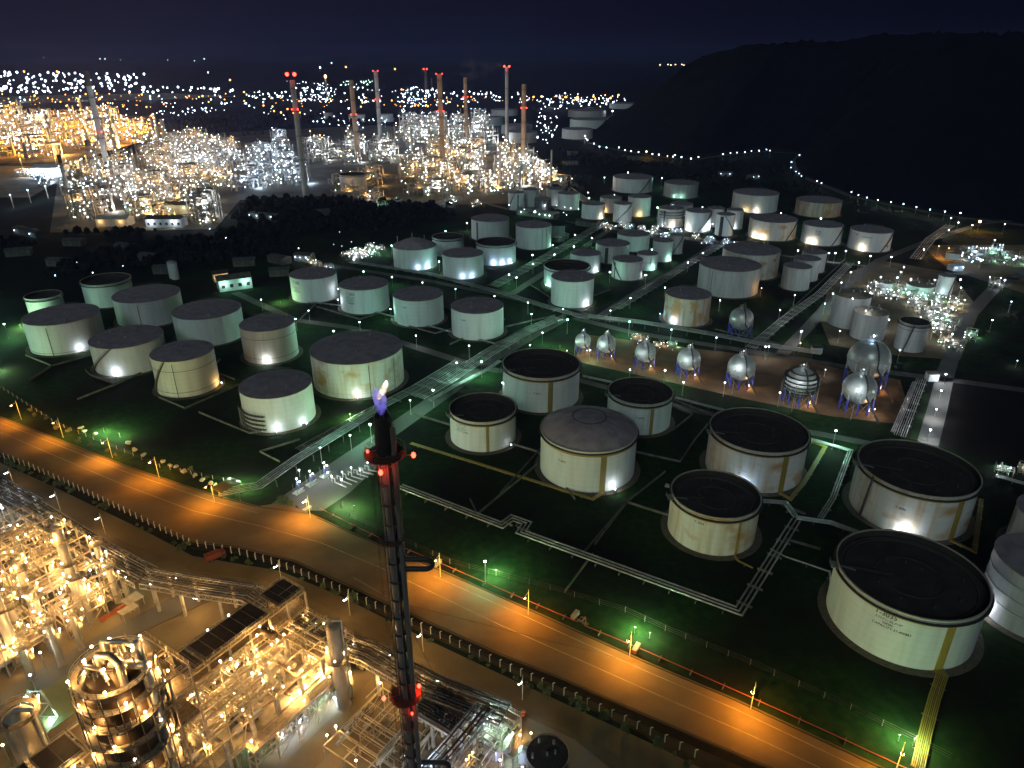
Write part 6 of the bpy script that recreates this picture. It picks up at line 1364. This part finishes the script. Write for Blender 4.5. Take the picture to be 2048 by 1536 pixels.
shed(442, 560, 10, 10, 6, 'small lit annex left of the green-lit two-storey building', M_cream, M_darksteel, (C_ww, E_ww), 350, .5)
shed(1105, 478, 20, 20, 14, 'unlit dark block building right of the tall pale green tank', M_dark, M_black)
shed(1075, 432, 44, 12, 5, 'long low teal-lit shed near the slim tanks', M_wall, M_steel, (C_g, E_g), 600, GA - math.pi / 2)
shed(1175, 452, 22, 8, 5, 'small low shed left of the white lamp strip', M_wall, M_darksteel, None, 0, GA - math.pi / 2)
shed(1120, 480, 18, 8, 4, 'small low pale shed beside the dark block building', M_wall, M_steel, None, 0, GA)
shed(1905, 515, 16, 10, 5, 'dark-roofed white house near the east process lamps', M_white, M_darksteel, (C_w, E_w), 250, GA, 'building', 2)
shed(1862, 760, 5, 4, 4, 'small white kiosk with a dark top beside the lit path', M_white, M_darksteel, None, 0, 0, 'kiosk')
shed(1632, 705, 5, 4, 3.5, 'small white kiosk between scaffolded sphere and pipe road', M_white, M_darksteel, None, 0, 0, 'kiosk')
shed(1910, 540, 9, 6, 4, 'tiny blue-white lit house before the east process lamps', M_white, M_white, (C_b, E_b), 250, .2, 'house')
for i, (x, y, L) in enumerate([(540, 438, 20), (515, 436, 14), (1140, 330, 22), (1145, 310, 16), (1450, 352, 18), (1505, 358, 16), (1265, 320, 14), (60, 470, 40), (120, 530, 16), (40, 510, 18), (300, 520, 14), (490, 530, 16), (560, 525, 18), (610, 520, 14), (645, 430, 14), (330, 545, 14), (560, 550, 14), (250, 500, 14), (150, 490, 16)]):
    lit_ = i in (0, 1, 7, 4, 5, 13); t = shed(x, y, L, 9, 5, None, M_wall, M_dark, (C_b, E_b) if lit_ else None, 1300 if i < 2 else 350, R.uniform(-.6, .6), 'house'); LAND.pop(); t.name = 'dark_house'; t['group'] = 'scattered houses in the dark land'; AUTO.append((t, 'small dim house in the dark land before the refinery and hill', 'ord'))
for k, (x, y) in enumerate([(347, 556), (352, 558)]):
    g = at(x, y); t = thing('slim_silo', g, ['left', 'right'][k] + ' of two slim pale silos in the dark left of the green-lit building', 'silo'); MB().lathe([(2.6, 0), (2.6, 12), (.1, 13.2)], 18).build('silo_body', M_white, t); MB().railring(2.6, 12, 1, .1, 8).build('handrail', M_steel, t)
# low process yards inside and beside the farm: pump manifolds with strings of lamps
def yard(poly, gap, n, pal, r, wts, c, ph, grp, nl=6, sc_=.32, jit=.35):
    for p in spots(poly, gap, n, rr, jit): far_unit(p, rr.choice([0, 3]), nl + 2, pal, r * 1.15, wts * 2.6, rr.choice([c, c, C_g, C_y]), ph, grp, False, sc_)
yard([(698, 528), (765, 508), (752, 490), (690, 512)], 9, 10, [E_w], 1.1, 420, C_w, 'white-lit loading bay frame behind the conical-roofed tank', 'frames of the white-lit loading bay', 7, .3, .1)
yard([(1195, 458), (1330, 478), (1480, 500), (1475, 488), (1330, 462), (1200, 447)], 13, 30, [E_w, E_w, E_b], 1.0, 260, C_b, 'small white-lit pump frame in the strip between tank rows', 'pump frames of the white lamp strip', 6, .28)
yard([(1235, 680), (1340, 705), (1350, 690), (1250, 668)], 9, 9, [E_w, E_ww], .7, 220, C_ww, 'small lit pump frame behind the row of spheres', 'pump frames behind the spheres', 5, .25)
yard([(1855, 600), (1925, 612), (1940, 680), (1890, 712), (1855, 700)], 12, 28, [E_w, E_g, E_w], .85, 420, C_w, 'bright small process frame right of the black-topped grey tank', 'frames of the east process yard', 6, .36)
yard([(1700, 575), (1760, 570), (1850, 585), (1880, 600), (1850, 620), (1710, 600)], 12, 24, [E_w, E_w, E_g], .85, 420, C_w, 'small lit process frame behind the silver tanks', 'frames behind the silver tanks', 6, .4)
yard([(1910, 500), (2060, 500), (2100, 540), (1940, 530)], 22, 16, [E_w, E_w, E_b], 1.0, 1100, C_b, 'bluish-white lit process frame near the right edge', 'frames near the right edge', 6, .5)
yard([(1950, 560), (2050, 570), (2060, 600), (1990, 590)], 25, 5, [E_w], .9, 300, C_w, 'small lit frame at the right edge of the picture', 'frames at the right edge', 4, .4)
yard([(660, 395), (760, 420), (950, 415), (1010, 435), (1000, 420), (900, 400)], 40, 9, [E_w, E_ww], .9, 500, C_w, 'small lit frame at the front foot of the refinery', 'frames at the refinery foot', 5, .5)
yard([(595, 530), (680, 545), (680, 535), (600, 522)], 10, 7, [E_w], .9, 300, C_b, 'small lit pipe frame behind the first green-lit tank', 'pipe frames behind the middle row', 3, .28)
yard([(25, 380), (90, 378), (110, 345), (30, 345)], 48, 6, [E_w, E_b], 1.4, 9000, C_b, 'blue-white lit frame in the yard left of the refinery', 'frames of the blue-white left yard', 5, .7)
yard([(1955, 955), (2045, 960), (2045, 940), (1975, 935)], 8, 4, [E_w, E_g], .3, 160, C_g, 'small lit valve frame behind the rust-brown right tank', 'valve frames at the right edge', 3, .22)

# ------------------------------------------------ distant town and port lights on the plain
NDL = 0; REST = {}
def far_lights(poly, n, e_, px_r, hgt, what):
    global NDL
    pts = poly; xs = [p[0] for p in pts]; ys = [p[1] for p in pts]; k = 0; tries = 0
    vp = [Vector((x, y, 0)) for x, y in pts]
    while k < n and tries < n * 60:
        tries += 1; x, y = R.uniform(min(xs), max(xs)), R.uniform(min(ys), max(ys))
        if not inpoly(Vector((x, y, 0)), vp): continue
        k += 1; far_light(x, y, e_, px_r * R.choice([.7, .85, 1, 1.35]), hgt * R.uniform(.5, 1.3), what)
def far_light(x, y, e_, px_r, hgt, what):
    global NDL
    g = at(x, max(y, 113), hgt); r = px_r * .8 * g.length / F; r = float('%.1g' % r) if r < 10 else round(r, -1) or 10
    if NDL < 290:
        kk = (e_.name, r)
        if kk not in LMESH: LMESH[kk] = MB().sphere((0, 0, 0), r, 6, 4).mesh('distant_lamp', e_)
        t = link('distant_lamp', LMESH[kk], None, g); tag(t, None, 'lamp', 'lamps of the distant town and port'); AUTO.append((t, what, 'ord')); NDL += 1
    else: REST.setdefault(e_.name, (e_, MB()))[1].sphere(g, r, 5, 4)
w1 = 'tiny white lamp of the distant port'; o1 = 'tiny orange lamp of the distant town'
for x, y, k in [(18, 146, 0), (48, 143, 1), (80, 150, 0), (96, 145, 0), (114, 143, 1), (138, 148, 0), (150, 146, 0), (214, 147, 0), (216, 155, 0), (198, 156, 0), (258, 153, 0), (143, 168, 0), (202, 167, 0), (252, 166, 0), (262, 171, 0), (12, 176, 0), (356, 174, 0), (383, 175, 0), (408, 176, 0), (437, 177, 0), (465, 180, 0), (288, 148, 2), (460, 160, 1), (663, 126, 0), (692, 134, 1), (790, 138, 1), (488, 184, 1), (157, 198, 1), (200, 197, 1), (405, 192, 1), (1067, 194, 1), (1131, 194, 1), (1155, 194, 1), (1187, 193, 1), (1083, 193, 1), (1237, 190, 1), (1221, 196, 1), (803, 179, 1),
                (575, 218, 1), (562, 225, 1), (548, 222, 1), (587, 226, 1), (527, 211, 1), (545, 213, 1), (640, 135, 0), (908, 185, 0), (948, 187, 0), (957, 188, 0), (972, 188, 0)]:
    far_light(x, y, [E_w, E_od, E_g][k], 1.9, 15, [w1, o1, w1][k])
for x, y in [(88, 115), (200, 118), (210, 118), (241, 120), (335, 120), (389, 122), (408, 118), (416, 145)]: far_light(x, y, E_g, 1.0, 5, 'faint lamp out on the dark far plain near the horizon')
for x, y in [(1320, 130), (1336, 129), (1342, 130), (1351, 129), (1364, 129), (1368, 130)]: far_light(x, y, E_ww, 1.1, 5, 'orange boat lamp just left of the hill top')
far_lights([(0, 142), (270, 148), (290, 172), (470, 178), (470, 184), (0, 186)], 170, E_w, 1.5, 20, w1)
far_lights([(0, 186), (480, 186), (520, 205), (330, 214), (0, 216)], 70, E_od, 1.0, 10, o1)
far_lights([(0, 190), (520, 190), (560, 215), (0, 225)], 50, E_w, .95, 10, w1)
far_lights([(270, 225), (420, 215), (460, 222), (300, 235)], 30, E_w, .8, 10, w1)
NDL = min(NDL, 290)
far_lights([(470, 185), (640, 178), (1000, 182), (1240, 190), (1270, 205), (1000, 205), (640, 205), (520, 200)], 190, E_w, .95, 25, w1)
far_lights([(570, 160), (665, 165), (665, 200), (580, 205)], 90, E_w, .8, 25, w1); far_lights([(680, 160), (760, 160), (755, 175), (680, 176)], 28, E_g, .8, 20, w1)
far_lights([(800, 175), (880, 172), (900, 210), (800, 215)], 90, E_w, .85, 25, w1)
far_lights([(520, 195), (800, 195), (1010, 190), (1000, 215), (560, 215)], 50, E_od, .95, 10, o1)
far_lights([(1075, 195), (1230, 198), (1235, 212), (1080, 222)], 50, E_w, .95, 12, w1); far_lights([(1040, 192), (1220, 190), (1200, 200), (1040, 202)], 16, E_od, 1.1, 12, o1)
far_lights([(1075, 225), (1120, 228), (1105, 290), (1070, 280)], 36, E_w, .9, 8, w1); far_lights([(600, 225), (800, 228), (800, 250), (620, 250)], 30, E_w, .9, 8, w1)
far_lights([(1015, 395), (1160, 415), (1240, 420), (1180, 440), (1020, 425)], 14, E_w, .9, 5, w1)
far_lights([(100, 470), (750, 440), (720, 500), (100, 560)], 16, E_b, .8, 4, w1)
far_lights([(480, 215), (560, 250), (800, 260), (1000, 240), (800, 215)], 40, E_w, .9, 8, w1)
for e_, mb in REST.values(): o = mb.build('distant_lights', e_); o['kind'] = 'stuff'
# glow lamps lighting the distant yards
for x, y, wts, c in [(40, 195, 250000, C_b), (160, 193, 300000, C_b), (300, 192, 250000, C_b), (430, 190, 120000, C_w), (40, 318, 40000, C_o), (110, 316, 40000, C_o), (170, 312, 30000, C_o), (60, 200, 150000, C_o), (300, 197, 30000, C_o), (600, 225, 20000, C_o), (1100, 205, 90000, C_w), (1180, 205, 60000, C_w), (1225, 222, 30000, C_w), (1170, 272, 9000, C_w), (1090, 250, 12000, C_g), (1030, 240, 20000, C_g),
                      (715, 245, 15000, C_b), (770, 243, 15000, C_b), (620, 262, 9000, C_o), (640, 270, 9000, C_o), (55, 380, 12000, C_b), (90, 372, 12000, C_b), (20, 390, 12000, C_b)]:
    g = at(x, y, 14); t = thing('yard_mast', (g.x, g.y, 0), None, 'lamp post', 'tall masts of the distant yards'); MB().cyl((0, 0, 0), (0, 0, 14), .5, 6).build('pole', M_steel, t)
    MB().sphere((0, 0, 14), max(.5, 1.1 * g.length / F), 6, 4).build('lamp', {C_o: E_od, C_b: E_b, C_g: E_g}.get(c, E_w), t); light(t, (0, 0, 12), c, wts, 1); AUTO.append((t, 'tall lit mast in the distant yards behind the refinery', 'ord'))

# ------------------------------------------------ labels that single each repeat out
SHORT = {'a1': 'smallest far-left tank', 'a2': 'rearmost left-group tank', 'a3': 'wide second-row left tank', 'a4': 'left-group tank lit green', 'a5': 'bluish-white left-edge tank', 'a6': 'spiral-stair left tank', 'a7': 'tall beige tank', 'a8': 'tall tan tank', 'a9': 'scaffold-banded front-left tank', 'a10': 'biggest grey-topped tank',
 'b1': 'first middle-row tank', 'b2': 'second middle-row tank', 'b3': 'third middle-row tank', 'b4': 'last middle-row tank', 'c1': 'conical-roofed tank', 'c2': 'small open tank behind it', 'c3': 'tank beside the conical-roofed one', 'c4': 'brightly footlit open tank', 'c5': 'dark-banded tank near the refinery', 'c6': 'tall pale green tank',
 'd1': 'rear cluster tank', 'd2': 'bluish dark-banded tank', 'd3': 'slim green-lit tank', 'd4': 'narrowest grey tank', 'd5': 'short green-lit tank', 'd6': 'blue-grey cluster-front tank', 'd7': 'leftmost small-cluster tank', 'e1': 'low half-hidden open tank', 'e2': 'smooth green-lit tank', 'f1': 'rust-brown middle tank', 'f2': 'very wide blue-grey tank', 'f3': 'rusty tank behind the very wide one',
 'g1': 'leftmost far-cluster tank', 'g2': 'dim back-left far tank', 'g3': 'slim far tank with stair', 'g4': 'tall far tank', 'g5': 'scaffolded far tank', 'g6': 'hidden far tank', 'g7': 'white far tank', 'g8': 'tucked-in narrow tank', 'g9': 'stair-tower tank', 'g10': 'rightmost far-cluster tank', 'h1': 'wide doubly footlit tank', 'h2': 'low wide green-white tank', 'h3': 'yellow-brown rusty tank', 'h4': 'lettered right back tank', 'h5': 'rightmost back-row tank',
 'i1': 'lone farthest wide tank', 'i2': 'dim greenish far tank', 'j1': 'dark-banded slim tank', 'j2': 'dim slim tank', 'j3': 'unlit black tank', 'j4': 'grey tank behind it', 'j5': 'pale tank at the refinery edge', 'k1': 'front staggered tank', 'k2': 'middle staggered tank', 'k3': 'rear staggered tank', 'l1': 'tall silvery tank', 'l2': 'cone-topped silver tank', 'l3': 'grey black-topped tank', 'l4': 'small far-right white tank', 'l5': 'squat silver tank', 'l6': 'tiny bright tank',
 'm1': 'rear-left front-group tank', 'm2': 'T-3093 tank', 'm3': 'domed tank', 'm4': 'open tank behind the dome', 'm5': 'blue-footlit open tank', 'm6': 'rust-stained middle front tank', 'm7': 'rust-brown right tank', 'm8': 'T-3035 tank', 'm9': 'ribbed right-edge tank', 'm10': 'right-edge sliver tank'}
marks = [(Vector((TK[k][0], TK[k][1], 0)), v, TK[k][2]) for k, v in SHORT.items()]
for i, s_ in enumerate(SPH): pass
sn = ['first sphere of the row', 'second sphere of the row', 'third sphere of the row', 'fourth sphere of the row', 'fifth sphere of the row', 'scaffolded sphere', 'nearest sphere', 'biggest sphere', 'dim lone sphere']
for o in [o for o in col.objects if o.name.startswith('spherical_tank')]:
    i = [i for i, s_ in enumerate(SPH) if o['label'].startswith(s_[3])][0]; marks.append((o.location.copy(), sn[i], 6))
marks.append((FB, 'flare stack', 2))
buckets = {}
bpy.context.view_layer.update()
for t, what, mode in AUTO:
    p = Vector(t['_c']) if '_c' in t else Vector(t.location); 
    if '_c' in t: del t['_c']
    if mode == 'ord': key = (what, None)
    elif mode in SHORT: key = (what, SHORT[mode])
    else: key = (what, min(marks, key=lambda m: (m[0] - p).length - m[2])[1])
    buckets.setdefault(key, []).append((proj(p)[0], proj(p)[1], t))
for (what, near), L in buckets.items():
    L.sort(key=lambda a: a[0]); base = what + (' ' + near if near else '')
    for i, (_, _, t) in enumerate(L):
        t['label'] = base if len(L) == 1 else base + ', ' + nth(i) + ' from left'
        if len(t['label'].split()) > 16: print('LONG', t['label'])

# ------------------------------------------------ night haze over the whole site
def haze(d):
    b = MB(); b.box((0, 11000, 174), (26000, 23000, 350)); m, t, bs = nodes('night_haze'); t.nodes.remove(bs)
    v = t.nodes.new('ShaderNodeVolumePrincipled'); v.inputs['Color'].default_value = (.28, .34, .85, 1); v.inputs['Density'].default_value = d; v.inputs['Anisotropy'].default_value = .3
    t.links.new(v.outputs[0], t.nodes['Material Output'].inputs['Volume']); o = b.build('haze', m); o['kind'] = 'stuff'
haze(.000065)

# faint steam drifting off two far stacks
for (x0, y0, x1, y1, by, nm) in ((1010, 128, 935, 138, 300, 'long faint steam trail drifting left from the twin-beacon chimney'),):
    g = at(1014 if by == 300 else 1049, by); b = MB(); n = 12; c, s_ = math.cos(PITCH), math.sin(PITCH)
    for i in range(n):
        f = i / (n - 1); px, py = x0 + (x1 - x0) * f + R.uniform(-5, 5), y0 + (y1 - y0) * f + R.uniform(-4, 4); a = (px - 1024) / F; q = (768 - py) / F; dv = Vector((a, c + q * s_, -s_ + q * c)); dv *= g.y / dv.y
        b.sphere(Vector((dv.x, dv.y, CAM_H + dv.z)), 5 + 12 * f, 12, 8)
    m, t, bs = nodes('drifting_steam'); t.nodes.remove(bs); v = t.nodes.new('ShaderNodeVolumePrincipled'); v.inputs['Color'].default_value = (.85, .88, 1, 1); v.inputs['Density'].default_value = .006
    co = t.nodes.new('ShaderNodeTexCoord'); nz = t.nodes.new('ShaderNodeTexNoise'); nz.inputs['Scale'].default_value = .05; nz.inputs['Detail'].default_value = 4; g2 = t.nodes.new('ShaderNodeMapRange'); g2.inputs[1].default_value = .45; g2.inputs[2].default_value = .7; g2.inputs[4].default_value = .009
    t.links.new(co.outputs['Object'], nz.inputs[0]); t.links.new(nz.outputs[0], g2.inputs[0]); t.links.new(g2.outputs[0], v.inputs['Density'])
    t.links.new(v.outputs[0], t.nodes['Material Output'].inputs['Volume']); o = b.build('smoke_plume', m); o['kind'] = 'stuff'; o['label'] = nm
